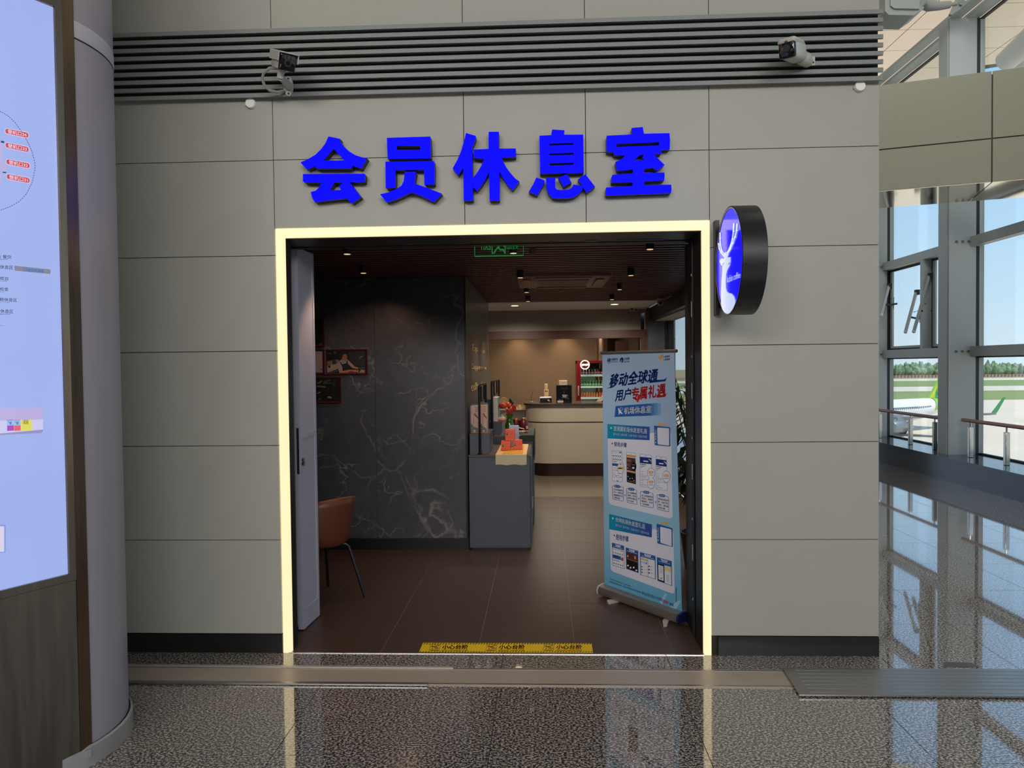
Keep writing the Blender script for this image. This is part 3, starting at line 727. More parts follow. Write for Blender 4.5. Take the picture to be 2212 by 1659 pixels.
for s, a, b in PL:
    g = G(m_sred)
    for grow, m, lf in ((1.3, m_sw, 0.0004), (0, m_sred, 0.0008)):
        h = 5.4+grow*0.5; put_poly(g, round_rect((a[0]-grow, a[1]+h+grow*0.5), (b[0]+grow, b[1]+h+grow*0.5), (b[0]+grow, b[1]-h-grow*0.5), (a[0]-grow, a[1]-h-grow*0.5), 0.48), SS, m, lf)
    dx, dy = b[0]-a[0], b[1]-a[1]
    def q(u, v): return (a[0]+dx*u, a[1]+dy*u+v)
    put_text(g, s, [q(0.1, 4.2), q(0.92, 4.2), q(0.92, -4.4), q(0.1, -4.4)], SS, m_sw, 0.0012, 0.02); g.build('gate_label', ki)
g = G(m_sd)
arc = [(0,240.5),(17,250),(32,264),(45,282),(58,303),(68,324),(73.8,344.5),(75.8,356),(75.3,367),(70,393),(57,419),(42,435),(22.6,446),(0,454.4)]
for a, b in zip(arc[:-1], arc[1:]):
    n = max(2, int(math.hypot(b[0]-a[0], b[1]-a[1])/4.6))
    for k in range(n):
        u0, u1 = k/n, (k+0.55)/n
        put_stroke(g, [(a[0]+(b[0]-a[0])*u0, a[1]+(b[1]-a[1])*u0), (a[0]+(b[0]-a[0])*u1, a[1]+(b[1]-a[1])*u1)], 1.2, SS, m_sd, 0.0004)
g.build('dashed_line', ki)['kind'] = 'stuff'
g = G(m_sd)
m_sli = scr('screen_lilac', (190, 176, 226)); m_sgrey = scr('screen_grey', (150, 150, 170), 0.7)
put_poly(g, [(-8,306),(3,306),(6,312),(6,352),(-8,352)], SS, m_sli, 0.0003); put_poly(g, [(-8,352),(13,354),(14,371),(-8,369)], SS, m_sli, 0.0003); put_poly(g, [(-8,372),(4,373),(2,395),(-8,440)], SS, m_sli, 0.0003)
put_poly(g, [(2,304),(9,305),(9,309),(2,308)], SS, m_sd, 0.0005); put_poly(g, [(6,371),(14,371.5),(13,374),(6,373.5)], SS, m_sd, 0.0005)
for s, x0, y0, x1, y1, dy in (('/ 餐饮', 0, 550.5, 25, 558.5, 0.8), ('休息区', 0, 572.5, 28.5, 581.5, 0.9), ('柜台', 0, 597.5, 18.5, 605, 0.6), ('检查', 0, 620.5, 18, 628.3, 0.6), ('舱休息区', -0.5, 643, 36.8, 651.5, 1.2), ('休息区', 0.8, 668, 28.8, 676.5, 0.8)):
    put_text(g, s, [(x0, y1-dy/2), (x1, y1+dy), (x1, y0+dy), (x0, y0-dy/2)], SS, m_sd, 0.0006, 0.006)
for s, x0, y0, x1, y1 in (('taurants', 0, 558.8, 17, 561.2), ('Counter', 0, 605.5, 16, 608), ('Check', 0, 629, 10, 631.4), ('ss Lounge', 0, 652, 20.5, 654.5), ('Rest Area', 1, 677, 22, 680), ('livery', 0, 702, 9.5, 704.5)):
    put_text(g, s, rect(x0, y0, x1, y1), SS, m_sd, 0.0006)
g.build('map_print', ki)['kind'] = 'stuff'
g = G(m_sgrey)
put_poly(g, [(31,574),(109,582),(109,592),(31.5,584.6)], SS, m_sgrey, 0.0005)
m_steal = scr('screen_teal', (40, 130, 196), 0.8)
put_text(g, '易安检通道', [(59.5, 586.6), (94, 589.6), (94, 582.4), (59.5, 579.4)], SS, m_steal, 0.0009, 0.02)
put_stroke(g, ell(54, 581.6, 4.4, 4.2, 16), 1.0, SS, m_steal, 0.0009, True); put_stroke(g, [(53, 579.5), (53, 583), (56, 584)], 0.9, SS, m_steal, 0.0009)
g.build('sticker_print', ki)
g = G(m_sli)
put_poly(g, [(-5,882.5),(91,881),(92.5,907),(-5,909)], SS, m_sli, 0.0003)
put_poly(g, [(-5,909),(93,906),(93,928),(-5,937)], SS, scr('screen_block', (206, 204, 244)), 0.0005); put_poly(g, [(-5,937),(93,928),(92,933),(88,935.5),(-5,940)], SS, scr('screen_edge', (150, 146, 200)), 0.0004)
for x0, x1, yb, cb in ((15, 29.5, 931, (170, 70, 190)), (30.2, 44.3, 931, (232, 96, 112)), (45.2, 68.5, 931, (226, 220, 96))):
    mm = scr('screen_block_%d' % cb[0], cb)
    put_poly(g, [(x0, 907), (x1, 906.5), (x1+0.6, yb-1), (x0+0.4, yb)], SS, mm, 0.0008)
    if x0 < 40:
        put_poly(g, [(x0-0.6, 908.4), (x1, 907.5), (x1, 918.5), (x0, 919.5)], SS, scr('screen_sky', (150, 196, 246)), 0.001)
        put_stroke(g, [(x0+3, 911), (x0+7, 913), (x0+6, 917)], 1.2, SS, m_sd, 0.0013); put_stroke(g, [(x0+9, 910), (x0+9, 917)], 1.2, SS, m_sd, 0.0013)
    else:
        put_poly(g, rect(50, 907, 61.5, 916), SS, m_sd, 0.001); put_poly(g, rect(50.6, 907.6, 55.4, 915.4), SS, mm, 0.0012); put_poly(g, rect(56.1, 907.6, 60.9, 915.4), SS, mm, 0.0012)
        for x in (53, 58.5): put_stroke(g, [(x, 909), (x, 914.5)], 1.5, SS, m_sd, 0.0014)
g.build('floor_plan_print', ki)['kind'] = 'stuff'
g = G(m_sw)
put_poly(g, round_rect((-6, 1194), (12.5, 1194), (12.5, 1133), (-6, 1133), 0.2), SS, scr('screen_panel', (140, 160, 224)), 0.0003)
put_poly(g, round_rect((-6, 1192), (9, 1192), (9, 1137), (-6, 1137), 0.1), SS, m_sw, 0.0005)
g.build('panel_print', ki)
# ------------------------------------------------------------------ doorway: light strip, dark lining, leaves
pf = thing('portal_light', 'warm glowing light strip framing the wide shop doorway', 'light strip', (-0.31, 4.45, 0))
XO0, XO1, XI0, XI1, ZO, ZI = -1.635, 1.003, -1.588, 0.962, 2.63, 2.577
YB = 4.46
def strip(P): return G(m_strip).prism([Vector((a, YB-0.012, b)) for a, b in P], [], lambda p: Vector((p.x, YB+0.03, p.z)))
strip([(XO0, 0), (XI0, 0), (XI0, ZI-0.001), (XO0, ZO-0.001)]).build('light_strip', pf)
strip([(XI1, 0), (XO1, 0), (XO1, ZO-0.001), (XI1, ZI-0.001)]).build('light_strip', pf)
strip([(XO0+0.001, ZO), (XI0+0.001, ZI), (XI1-0.001, ZI), (XO1-0.001, ZO)]).build('light_strip', pf)
g = G(m_reveal); g.box(-1.66, XI0+0.001, 4.492, 4.575, 0, 2.60); g.box(-1.80, -1.72, 4.60, 4.90, 0, 2.6); g.build('jamb', pf)
g = G(m_reveal); g.box(XI1-0.004, 1.03, 4.492, 4.70, 0, 2.60); g.build('jamb', pf)
g = G(m_reveal); g.box(-1.66, 1.03, 4.492, 4.84, 2.572, 2.66); g.build('soffit', pf)
g = G(m_black); g.box(-1.70, 1.03, 4.80, 4.86, 2.566, 2.64); tr = g.build('door_track', pf)
for x0, x1 in ((-0.9, -0.83), (-0.56, -0.49), (0.05, 0.07), (0.28, 0.36), (0.48, 0.78)):
    G(mat('dull_steel', (120, 120, 122), 0.3, 0.8)).box(x0, x1, 4.74, 4.755, 2.566, 2.573).build('track_clip', pf)

m_leaf = mat('pale_lilac_door', (176, 176, 190), 0.3)
d1 = struct('door_1')
th = math.radians(3.6); fx = Vector((math.sin(th), math.cos(th), 0)); sx = Vector((-math.cos(th), math.sin(th), 0))
DB = Vector((-1.6365, 4.83, 0))
def dp(a, b, z): return DB+fx*a+sx*b+Vector((0, 0, z))      # a: along the leaf, b: into its thickness
def dbox(g, a0, a1, b0, b1, z0, z1):
    P = [dp(a, b, z) for z in (z0, z1) for a, b in ((a0, b0), (a1, b0), (a1, b1), (a0, b1))]
    g.add(P, [(0,3,2,1),(4,5,6,7),(0,1,5,4),(1,2,6,5),(2,3,7,6),(3,0,4,7)]); return g
g = G(m_leaf); dbox(g, 0, 0.29, 0, 0.034, 0.008, 2.578); g.build('leaf', d1)
for z0, z1 in ((0.008, 0.14), (1.30, 1.335), (2.49, 2.575)): dbox(G(m_leaf), 0.035, 0.288, -0.005, 0.0, z0, z1).build('rail', d1)
for a0, a1 in ((0.0, 0.035), (0.262, 0.29)): dbox(G(m_leaf), a0, a1, -0.006, 0.0, 0.008, 2.575).build('stile', d1)
g = G(m_steel); dbox(g, -0.002, 0.0, 0.006, 0.022, 1.06, 1.37); lk = g.build('lock_plate', d1)
for z in (1.08, 1.16, 1.22, 1.27, 1.34): dbox(G(m_blackmat), -0.003, -0.0015, 0.010, 0.018, z, z+0.02).build('bolt_slot', lk)
g = G(m_steel)
c = dp(0.02, -0.006, 1.13); g.tube([c, c-sx*0.014], 0.016, 14); c2 = dp(0.02, -0.006, 1.155); g.tube([c2, c2-sx*0.012], 0.014, 14); g.build('cylinder_lock', d1)
dbox(G(m_alu), 0.0, 0.29, 0.034, 0.05, 0.03, 2.57).build('seal_strip', d1)
d2 = struct('door_2')
g = G(m_black); g.box(0.955, 0.995, 4.74, 4.97, 0.02, 2.56); g.build('leaf', d2)
g = G(m_gasket); g.box(0.948, 0.956, 4.705, 4.738, 0.02, 2.56); g.build('edge_seal', d2)
for k in range(9):
    z = 0.25+0.26*k
    G(m_white).box(0.9455, 0.9482, 4.714, 4.721, z, z+(0.10 if k % 2 else 0.015)).build('seal_chip', d2)

# ------------------------------------------------------------------ shop floor
sf = struct('floor_shop')
g = G(m_igrout); g.box(-3.0, 1.85, 4.447, 9.85, -0.12, -0.003); g.build('floor_base', sf)
xs = [-3.0, -2.85, -2.24, -1.635, -1.03, -0.427, 0.18, 0.785, 1.39, 1.85]; ys = [4.452, 4.81, 5.425, 6.035, 6.645, 7.255, 7.865, 8.475, 9.085, 9.85]
for i in range(len(xs)-1):
    for j in range(len(ys)-1):
        G(m_itile).box(xs[i]+0.0018, xs[i+1]-0.0018, ys[j]+0.0018, ys[j+1]-0.0018, -0.01, 0.0).build('floor_tile', sf)
g = G(mat('beige_grout', (110, 100, 88), 0.7)); g.box(-3.0, 1.85, 9.85, 14.4, -0.12, -0.003); g.build('floor_base', sf)
for i, x in enumerate((-3.0, -2.3, -1.5, -0.7, 0.1, 0.9, 1.7)):
    x1 = (-2.3, -1.5, -0.7, 0.1, 0.9, 1.7, 1.85)[i]
    for y in (9.852, 10.65, 11.45, 12.25, 13.05, 13.85):
        G(m_ltile).box(x+0.0015, x1-0.0015, y+0.0015, min(14.4, y+0.8)-0.0015, -0.01, 0.0).build('floor_tile', sf)
t = thing('threshold_trim', 'thin steel edging strip along the doorway step', 'threshold', (-0.3, 4.45, 0))
G(m_steel).box(-1.6, 0.96, 4.444, 4.456, 0.0, 0.004).build('strip', t)

# yellow caution tape
tp = thing('caution_tape', 'yellow step warning tape stuck on brown floor at the doorway', 'tape', A_z(1093, 1400, 0))
m_yel = mat('yellow_tape', (232, 190, 10), 0.35); m_ink = mat('black_ink', (24, 20, 10), 0.5)
TQ = [(905,1408.5),(1281,1410),(1278,1389.5),(914,1388.5)]
def ST(px, py, lift=0.0): return A_z(px, py, 0.0012+lift)
G(m_yel).prism([ST(*p) for p in TQ], [], lambda p: p-Vector((0, 0, 0.0012))).build('tape', tp)
g = G(m_ink)
for k in range(62):
    u = (k+0.2)/62; x0 = 914+(1278-914)*u; put_poly(g, [(x0-1.0, 1392), (x0+1.6, 1392), (x0+4.4, 1389.2), (x0+1.8, 1389.2)], ST, m_ink, 0.0003)
    x0 = 905+(1281-905)*u; put_poly(g, [(x0-0.6, 1409.2), (x0+2.0, 1409.2), (x0+4.4, 1406.8), (x0+1.8, 1406.8)], ST, m_ink, 0.0003)
for x in (0, 122.5, 246):
    put_text(g, '小心台阶', [(954.5+x, 1402.6), (1010.5+x, 1402.6), (1012+x, 1392.6), (956+x, 1392.6)], ST, m_ink, 0.0004, 0.035)
    put_text(g, 'WATCH YOUR STEP', [(953.5+x, 1406.6), (1010.5+x, 1406.6), (1011+x, 1403.7), (954+x, 1403.7)], ST, m_ink, 0.0004, 0.035)
    put_stroke(g, [(927+x, 1405.2), (949+x, 1405.2), (951+x, 1392.2), (930+x, 1392.2)], 0.7, ST, m_ink, 0.0004, True)
    for s, wd in (([(931+x, 1396.5), (937+x, 1396.8), (942+x, 1395.6), (948+x, 1394.4)], 1.5), ([(937+x, 1397), (940+x, 1400.4), (946+x, 1399.8)], 1.4), ([(940+x, 1396), (943+x, 1399), (949+x, 1401)], 1.2), ([(930+x, 1404.2), (947+x, 1403.9)], 1.1), ([(933+x, 1394.5), (935+x, 1395.6)], 1.2)): put_stroke(g, s, wd, ST, m_ink, 0.0004)
    put_poly(g, ell(934+x, 1400.6, 1.5, 1.2, 10), ST, m_ink, 0.0004)
g.build('print', tp)

# ------------------------------------------------------------------ shop walls, ceiling
solid('wall_shop_left', m_marble, (-3.1, -2.95, 4.62, 14.5, 0, 2.75))
solid('wall_shop_back', m_tan, (-3.0, 1.85, 14.3, 14.5, 0, 2.75))
m_out = mat('shop_outer_panel', (150, 152, 142), 0.45)
wr = solid('wall_shop_right', m_black, (1.86, 2.0, 4.62, 6.1, 0, 2.75), (1.86, 2.0, 6.1, 11.3, 0, 0.30), (1.86, 2.0, 6.1, 11.3, 2.45, 2.75), (1.86, 2.0, 11.3, 14.5, 0, 2.75))
G(m_out).box(1.96, 2.0, 4.62, 14.5, 2.75, 8.9).build('upper_wall', wr)
G(mat('pale_window_head', (190, 186, 170), 0.6)).box(1.72, 2.0, 6.1, 11.3, 2.435, 2.45).build('window_head', wr)
G(m_sill).box(1.70, 2.0, 6.1, 11.3, 0.30, 0.32).build('window_sill', wr)
wn = struct('window_1')
G(m_glass).box(1.93, 1.94, 6.1, 11.3, 0.32, 2.435).build('pane', wn)
for y in (6.1, 7.85, 9.6, 11.27): G(m_black).box(1.91, 1.96, y, y+0.03, 0.32, 2.435).build('mullion', wn)
solid('trim_1', m_black, (1.64, 1.86, 4.9, 11.4, 2.45, 2.64))
solid('wall_pier', m_marble, (1.615, 1.86, 11.3, 11.62, 0, 2.64))
sc_ = struct('ceiling_shop')
G(m_blackmat).box(-3.0, 1.86, 4.62, 10.08, 2.70, 2.75).build('ceiling_base', sc_)
n = 46
m_slatshade = mat('slat_gap_shade', (26, 12, 13), 0.6)  # near-black slat sides put the shade of the gaps into the colour
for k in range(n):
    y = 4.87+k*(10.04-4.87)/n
    G(m_slatshade).box(-2.95, 1.64, y, y+0.058, 2.643, 2.695).box(-2.95, 1.64, y, y+0.058, 2.64, 2.643, m_slat).build('slat', sc_)
G(m_plaster).box(-3.0, 1.62, 10.06, 11.56, 2.64, 2.72).build('plaster_soffit', sc_)
G(m_greige).box(-3.0, 1.62, 11.56, 14.3, 2.60, 2.72).build('back_ceiling', sc_)
solid('wall_bulkhead', m_greige, (-1.0, 1.53, 11.53, 11.63, 2.30, 2.64), (1.60, 1.66, 11.53, 11.63, 0, 2.64))
t = struct('trim_2'); 
G(m_brownwood).box(-1.0, 1.62, 11.47, 11.66, 2.19, 2.315).build('beam_casing', t)
G(m_brownwood).box(1.53, 1.62, 11.47, 11.66, 0, 2.19).build('post_casing', t)
G(m_brownwood).box(1.30, 1.53, 13.2, 13.26, 0, 2.19).build('inner_post', t)
t = thing('metal_column', 'polished warm metal column by the tan wall beyond the banner', 'column', (1.13, 13.9, 0))
G(mat('warm_metal', (190, 160, 130), 0.25, 0.9)).cyl((1.12, 13.9), 0.14, 0.0, 2.6, 28).build('shaft', t)

# dark marble block with pictures and lettering
bl = struct('wall_block')
m_mgrey = mat('grey_wood_panel', (84, 80, 74), 0.35, noise=(4, 0.22), stretch=(1, 7, 0.4))
G(m_core).box(-2.94, -0.76, 7.04, 9.98, 0, 2.635).build('core', bl)
for x0, x1 in ((-2.94, -2.68), (-2.68, -1.628), (-1.628, -0.755)):
    G(m_marble).box(x0+0.0012, x1-0.0012, 7.02, 7.045, 0.11, 2.635).build('marble_slab', bl)
for y0, y1 in ((7.02, 8.5), (8.5, 9.98)): G(m_mgrey).box(-0.762, -0.741, y0+0.001, y1-0.001, 0.11, 2.635).build('side_panel', bl)
G(m_black).box(-0.757, -0.7395, 7.012, 7.022, 0.0, 2.635).build('corner_trim', bl)
G(m_black).box(-2.94, -0.745, 7.008, 7.05, 0, 0.11).build('plinth', bl); G(m_black).box(-0.76, -0.735, 7.02, 9.98, 0, 0.11).build('plinth', bl)

m_redframe = mat('dark_red_frame', (88, 26, 24), 0.4)
def picture(x0, y0, x1, y1, label, painter, fw=3.6):
    YP = 6.985
    a = A_y(x0, y1, YP); b = A_y(x1, y0, YP)
    t = thing('framed_picture', label, 'picture', ((a.x+b.x)/2, 7.0, (a.z+b.z)/2), 'framed pictures on the dark marble')
    k = fw*7/1580; X0, X1, Z0, Z1 = a.x, b.x, a.z, b.z
    g = G(m_redframe)
    for P in (((X0,Z0),(X1,Z0),(X1-k,Z0+k),(X0+k,Z0+k)), ((X1,Z0),(X1,Z1),(X1-k,Z1-k),(X1-k,Z0+k)), ((X1,Z1),(X0,Z1),(X0+k,Z1-k),(X1-k,Z1-k)), ((X0,Z1),(X0,Z0),(X0+k,Z0+k),(X0+k,Z1-k))):
        g.prism([Vector((p[0], YP+(0.012 if i > 1 else 0.0), p[1])) for i, p in enumerate(P)], [], lambda q: Vector((q.x, 7.019, q.z)))
    g.build('frame', t)
    g = G(mat('print_black', (20, 17, 15), 0.4)); g.box(X0+k, X1-k, YP+0.014, 7.018, Z0+k, Z1-k); g.build('print', t)
    g = G(m_redframe); painter(g, lambda px, py, lift=0: A_y(px, py, YP+0.0135-lift)); g.build('print_detail', t)['kind'] = 'stuff'
PC = crop(680, 680, 8.293)
p_skin = mat('print_skin', (150, 92, 66), 0.5); p_skin2 = mat('print_orange', (190, 104, 54), 0.5); p_shirt = mat('print_shirt', (150, 130, 122), 0.5); p_blk = mat('print_apron', (12, 12, 12), 0.5)
p_cream = mat('print_cream', (150, 130, 110), 0.5); p_grey = mat('print_grey', (70, 64, 60), 0.5); p_hair = mat('print_hair', (36, 28, 26), 0.5); p_tan = mat('print_tan', (120, 92, 66), 0.5)
def barista(g, S):
    def P(pts, m, l=0.0004): put_poly(g, PC(pts), S, m, l)
    P([(222,905),(420,860),(440,960),(222,1040)], p_cream, 0.0002); P([(222,830),(330,815),(420,800),(470,860),(222,905)], p_tan, 0.0003)
    P([(240,905),(278,905),(278,950),(240,950)], p_blk, 0.0005); P([(232,1040),(420,985),(420,1010),(300,1045)], p_grey, 0.0005)
    P([(222,680),(300,690),(300,702),(222,696)], p_grey); P([(330,655),(390,660),(380,690),(345,695)], p_grey); P([(310,830),(345,810),(385,830),(380,880),(320,890)], p_hair, 0.0005)
    P([(610,660),(888,660),(888,930),(720,900),(610,800)], mat('print_dim', (30, 26, 22), 0.5), 0.0002); P([(765,800),(830,745),(865,740),(800,780)], p_skin2, 0.0004)
    P([(420,850),(470,800),(520,830),(575,790),(620,830),(720,930),(690,960),(640,930),(600,880),(500,890),(500,1045),(440,1040),(410,930)], p_shirt, 0.0006)
    P([(440,830),(470,850),(490,885),(560,870),(575,800),(600,880),(690,970),(590,985),(500,1005),(490,930)], p_blk, 0.0009)
    P([(478,760),(490,715),(530,695),(570,710),(580,760),(572,810),(545,828),(515,818),(490,800)], p_skin, 0.0008)
    P([(478,750),(485,700),(525,680),(572,690),(582,730),(560,705),(520,708),(498,740),(490,790)], p_hair, 0.001)
    P([(500,800),(520,818),(545,828),(560,820),(560,860),(520,870),(490,845)], p_shirt, 0.0009)
    for x, y in ((530, 752), (562, 755)): P([(x-9, y), (x+9, y), (x+8, y+6), (x-8, y+6)], p_hair, 0.0011)
    P([(530,795),(560,795),(550,801),(537,801)], mat('print_lip', (110, 52, 44), 0.5), 0.0011)
    P([(680,925),(700,920),(785,950),(770,975),(690,955)], p_skin2, 0.001); P([(460,1045),(490,1010),(600,985),(740,985),(750,1020),(690,1035),(560,1045)], p_skin2, 0.001)
    P([(740,1000),(800,975),(893,980),(893,1045),(760,1040)], p_cream, 0.0011); P([(780,935),(880,930),(893,990),(830,980),(790,1040),(780,1030)], p_blk, 0.0012)
    for x in (800, 840, 872): P([(x, 945), (x+14, 948), (x+10, 962), (x-2, 958)], p_shirt, 0.0014)
    P([(605,1015),(660,1010),(735,1030),(735,1045),(610,1045)], p_grey, 0.0012)
def tools(g, S):
    def P(pts, m, l=0.0004): put_poly(g, PC(pts), S, m, l)
    P([(40,1265),(180,1280),(205,1305),(40,1290)], p_tan); P([(40,1225),(120,1180),(140,1190),(60,1240)], p_tan); P([(150,1200),(230,1165),(290,1155),(300,1175),(180,1210)], p_grey); P([(140,1240),(160,1205),(330,1225),(330,1235),(170,1240)], p_grey, 0.0006)
    P([(45,1400),(100,1375),(105,1392),(50,1415)], p_cream); P([(45,1530),(75,1490),(120,1500),(95,1535)], p_grey); P([(225,1470),(260,1460),(305,1478),(300,1500),(240,1490)], p_shirt)
    for x, y in ((70, 1436), (105, 1438), (180, 1355), (250, 1330), (245, 1380), (195, 1495)): P([(x, y), (x+18, y+2), (x+16, y+8), (x-2, y+7)], p_grey, 0.0006)
    P([(330,1165),(380,1160),(370,1200),(340,1320),(320,1400)], mat('print_dim', (30, 26, 22), 0.5), 0.0003)
def board(g, S):
    put_poly(g, [(670,759),(696.2,759),(696.6,806),(670,806)], S, p_shirt, 0.0003); put_stroke(g, [(672,790),(696,790)], 0.8, S, p_grey, 0.0005); put_poly(g, rect(691.5, 797.5, 695.5, 799), S, p_blk, 0.0005)
def dark(g, S): put_poly(g, [(683,746),(695.5,740),(695.5,746)], S, p_grey, 0.0003)
picture(701, 754.5, 792, 809.5, 'dark red framed photo of a person in apron leaning over a table', barista)
picture(668, 815, 735, 871, 'dark red framed photo of tools under the picture of the apron', tools)
picture(655, 755, 699, 808.5, 'red framed pale board picture half hidden by pale door leaf', board)
picture(650, 688, 699, 749, 'red framed nearly black picture, topmost beside pale door leaf', dark)

# gold lettering on the side of the block, three lines seen edge on
m_gold = mat('gold_letter', (214, 178, 124), 0.35, 0.2)
gl = thing('wall_lettering', 'raised gold wall lettering in three lines on grey side panel above the racks', 'lettering', (-0.74, 8.6, 1.8))
def SX(px, py, lift=0.0): return A_x(px, py, -0.739+lift)
for body, x0, x1, yt0, yb0, yt1, yb1 in (('Espresso', 1020.5, 1046.5, 742.5, 762.5, 755.5, 766), ('Cappuccino', 1016.5, 1050.5, 784.5, 801.5, 790.5, 801.5), ('coffee latte', 1018, 1051, 827, 846, 823, 833)):
    g = G(m_gold); put_text(g, body, [(x0, yb0), (x1, yb1), (x1, yt1), (x0, yt0)], SX, m_gold, 0.004)
    o = g.build('lettering', gl); md = o.modifiers.new('depth', 'SOLIDIFY'); md.thickness = 0.006; md.offset = 0

# ------------------------------------------------------------------ ceiling fittings of the shop
m_lensw = mat('lamp_lens', (255, 230, 190), 0.4, emit=0.9, ecol=(255, 214, 160))
spots = [(750, 549), (785, 590), (1109, 547), (1404, 538.5), (1363, 595), (1124, 600), (1137.5, 631.5), (1140.5, 651), (1338.5, 625.5), (1322, 647)]
lbl = ['black ceiling spotlight nearest the doorway above the pale door leaf', 'black ceiling spotlight above the hanging pictures', 'black ceiling spotlight beside the green exit sign', 'black ceiling spotlight nearest the dark door jamb', 'black ceiling spotlight to one side of the air unit',
       'black ceiling spotlight overlapping the corner of brown air unit', 'black ceiling spotlight just beyond the air unit', 'black ceiling spotlight last of the row before white ceiling, near the marble block', 'black ceiling spotlight behind the air unit on the window side', 'black ceiling spotlight last before white ceiling on the window side']
SPOTPOS = []
for (px, py), lb in zip(spots, lbl):
    p = A_z(px, py, 2.575); SPOTPOS.append(p)
    t = thing('ceiling_spotlight', lb, 'spotlight', (p.x, p.y, 2.64), 'black spotlights on the slat ceiling')
    G(m_black).tube([(p.x, p.y, 2.66), (p.x, p.y, 2.575)], 0.03, 18).build('housing', t)
    G(m_lensw).tube([(p.x, p.y, 2.5745), (p.x, p.y, 2.573)], 0.023, 16).build('lens', t)
for px, py, lb in ((1112, 660.5, 'round white recessed downlight in plaster ceiling near the marble block'), (1327.5, 657.5, 'round white recessed downlight in plaster ceiling above the banner')):
    p = A_z(px, py, 2.64)
    t = thing('downlight', lb, 'downlight', (p.x, p.y, 2.64), 'recessed downlights')
    G(m_white).lathe((p.x, p.y, 2.64), [(0.066, -0.004), (0.062, -0.006), (0.05, -0.003)], 24).build('trim_ring', t)
    G(mat('downlight_glow', (255, 235, 200), 0.4, emit=2.2, ecol=(255, 232, 196))).tube([(p.x, p.y, 2.639), (p.x, p.y, 2.6365)], 0.052, 24).build('lens', t)
    lamp('downlight_lamp', 'SPOT', (p.x, p.y, 2.62), 95, (1, 0.9, 0.77), 0.05, aim=(p.x, p.y+0.35, 0), spot=150, blend=0.7)
# air conditioning cassette
m_ac = mat('brown_plastic', (140, 98, 86), 0.4)
X0, X1, Y0, Y1 = -0.245, 0.655, 6.98, 8.02
t = thing('air_conditioner', 'brown ceiling air conditioner cassette with ribbed grille among red slats', 'air conditioner', ((X0+X1)/2, (Y0+Y1)/2, 2.64))
G(m_ac).bbox(X0, X1, Y0, Y1, 2.615, 2.66, 0.006, 2).build('panel', t)
G(mat('brown_plastic_dark', (46, 30, 26), 0.5)).box(X0+0.2, X1-0.2, Y0+0.26, Y1-0.2, 2.612, 2.617).build('intake', t)
g = G(m_ac)
for k in range(30):
    x = X0+0.205+(X1-X0-0.41)*k/30; g.box(x, x+0.006, Y0+0.26, Y1-0.2, 2.606, 2.613)
g.build('grille', t)
for a in ((X0+0.18, X1-0.18, Y0+0.05, Y0+0.13), (X0+0.18, X1-0.18, Y1-0.13, Y1-0.05), (X0+0.05, X0+0.13, Y0+0.2, Y1-0.2), (X1-0.13, X1-0.05, Y0+0.2, Y1-0.2)):
    G(m_ac).bbox(a[0], a[1], a[2], a[3], 2.604, 2.617, 0.004, 1).build('louver', t)
G(m_white).box(X0+0.15, X0+0.19, Y0+0.33, Y0+0.36, 2.612, 2.614).build('badge', t)
# exit sign seen from behind: glass pane with glowing green print
m_green = mat('exit_green', (30, 90, 50), 0.4, emit=0.28, ecol=(40, 200, 90))
t = thing('exit_sign', 'green edge-lit glass exit sign seen mirrored under the doorway lintel', 'exit sign', (-0.33, 4.92, 2.6))
EY = 4.92
a = A_y(1026, 552.5, EY); b = A_y(1130, 550, EY)
G(m_glass).box(a.x, b.x, EY, EY+0.006, a.z, 2.638).build('pane', t)
g = G(m_green); k = 0.003
g.box(a.x-k, a.x, EY-0.002, EY+0.008, a.z-k, 2.638); g.box(b.x, b.x+k, EY-0.002, EY+0.008, a.z-k, 2.638); g.box(a.x, b.x, EY-0.002, EY+0.008, a.z-2*k, a.z); g.build('edge_frame', t)
def SE(px, py, lift=0.0): return A_y(px, py, EY-lift)
g = G(m_green)
put_text(g, 'EXIT', [(1037, 540), (1060, 539.5), (1060, 524), (1037, 524.5)], SE, m_green, 0.002, 0.02, mirror=True)
put_text(g, '安全出口', [(1094, 538.5), (1119, 538), (1119, 525), (1094, 525.5)], SE, m_green, 0.002, 0.01, mirror=True)
for s, wd in (([(1063, 528), (1063, 547)], 2), ([(1063, 547), (1067, 547)], 2), ([(1082, 526), (1076, 534), (1070, 541), (1068, 546)], 3), ([(1076, 534), (1082, 541), (1086, 538), (1091, 547)], 3), ([(1084, 529), (1091, 533)], 2.5), ([(1091, 527), (1091, 547)], 2)): put_stroke(g, s, wd, SE, m_green, 0.002)
put_poly(g, ell(1080, 524, 2.6, 2.6, 12), SE, m_green, 0.002)
g.build('lettering', t)['kind'] = 'stuff'
for px, py, lb, nm in ((1150.5, 549, 'small dark motion sensor on the slats beside exit sign', 'motion_sensor'), (1210.5, 630, 'small metal sprinkler head behind the air unit', 'sprinkler')):
    p = A_z(px, py, 2.60)
    t = thing(nm, lb, 'sensor' if nm != 'sprinkler' else 'sprinkler', (p.x, p.y, 2.64))
    if nm == 'sprinkler':
        G(m_steel).tube([(p.x, p.y, 2.66), (p.x, p.y, 2.61)], 0.012, 10).build('stem', t); G(m_steel).tube([(p.x, p.y, 2.602), (p.x, p.y, 2.60)], 0.022, 14).build('deflector', t)
    else:
        G(mat('sensor_grey', (70, 66, 64), 0.4)).tube([(p.x, p.y, 2.66), (p.x, p.y, 2.62), (p.x, p.y, 2.6)], [0.022, 0.022, 0.015], 14).build('body', t)
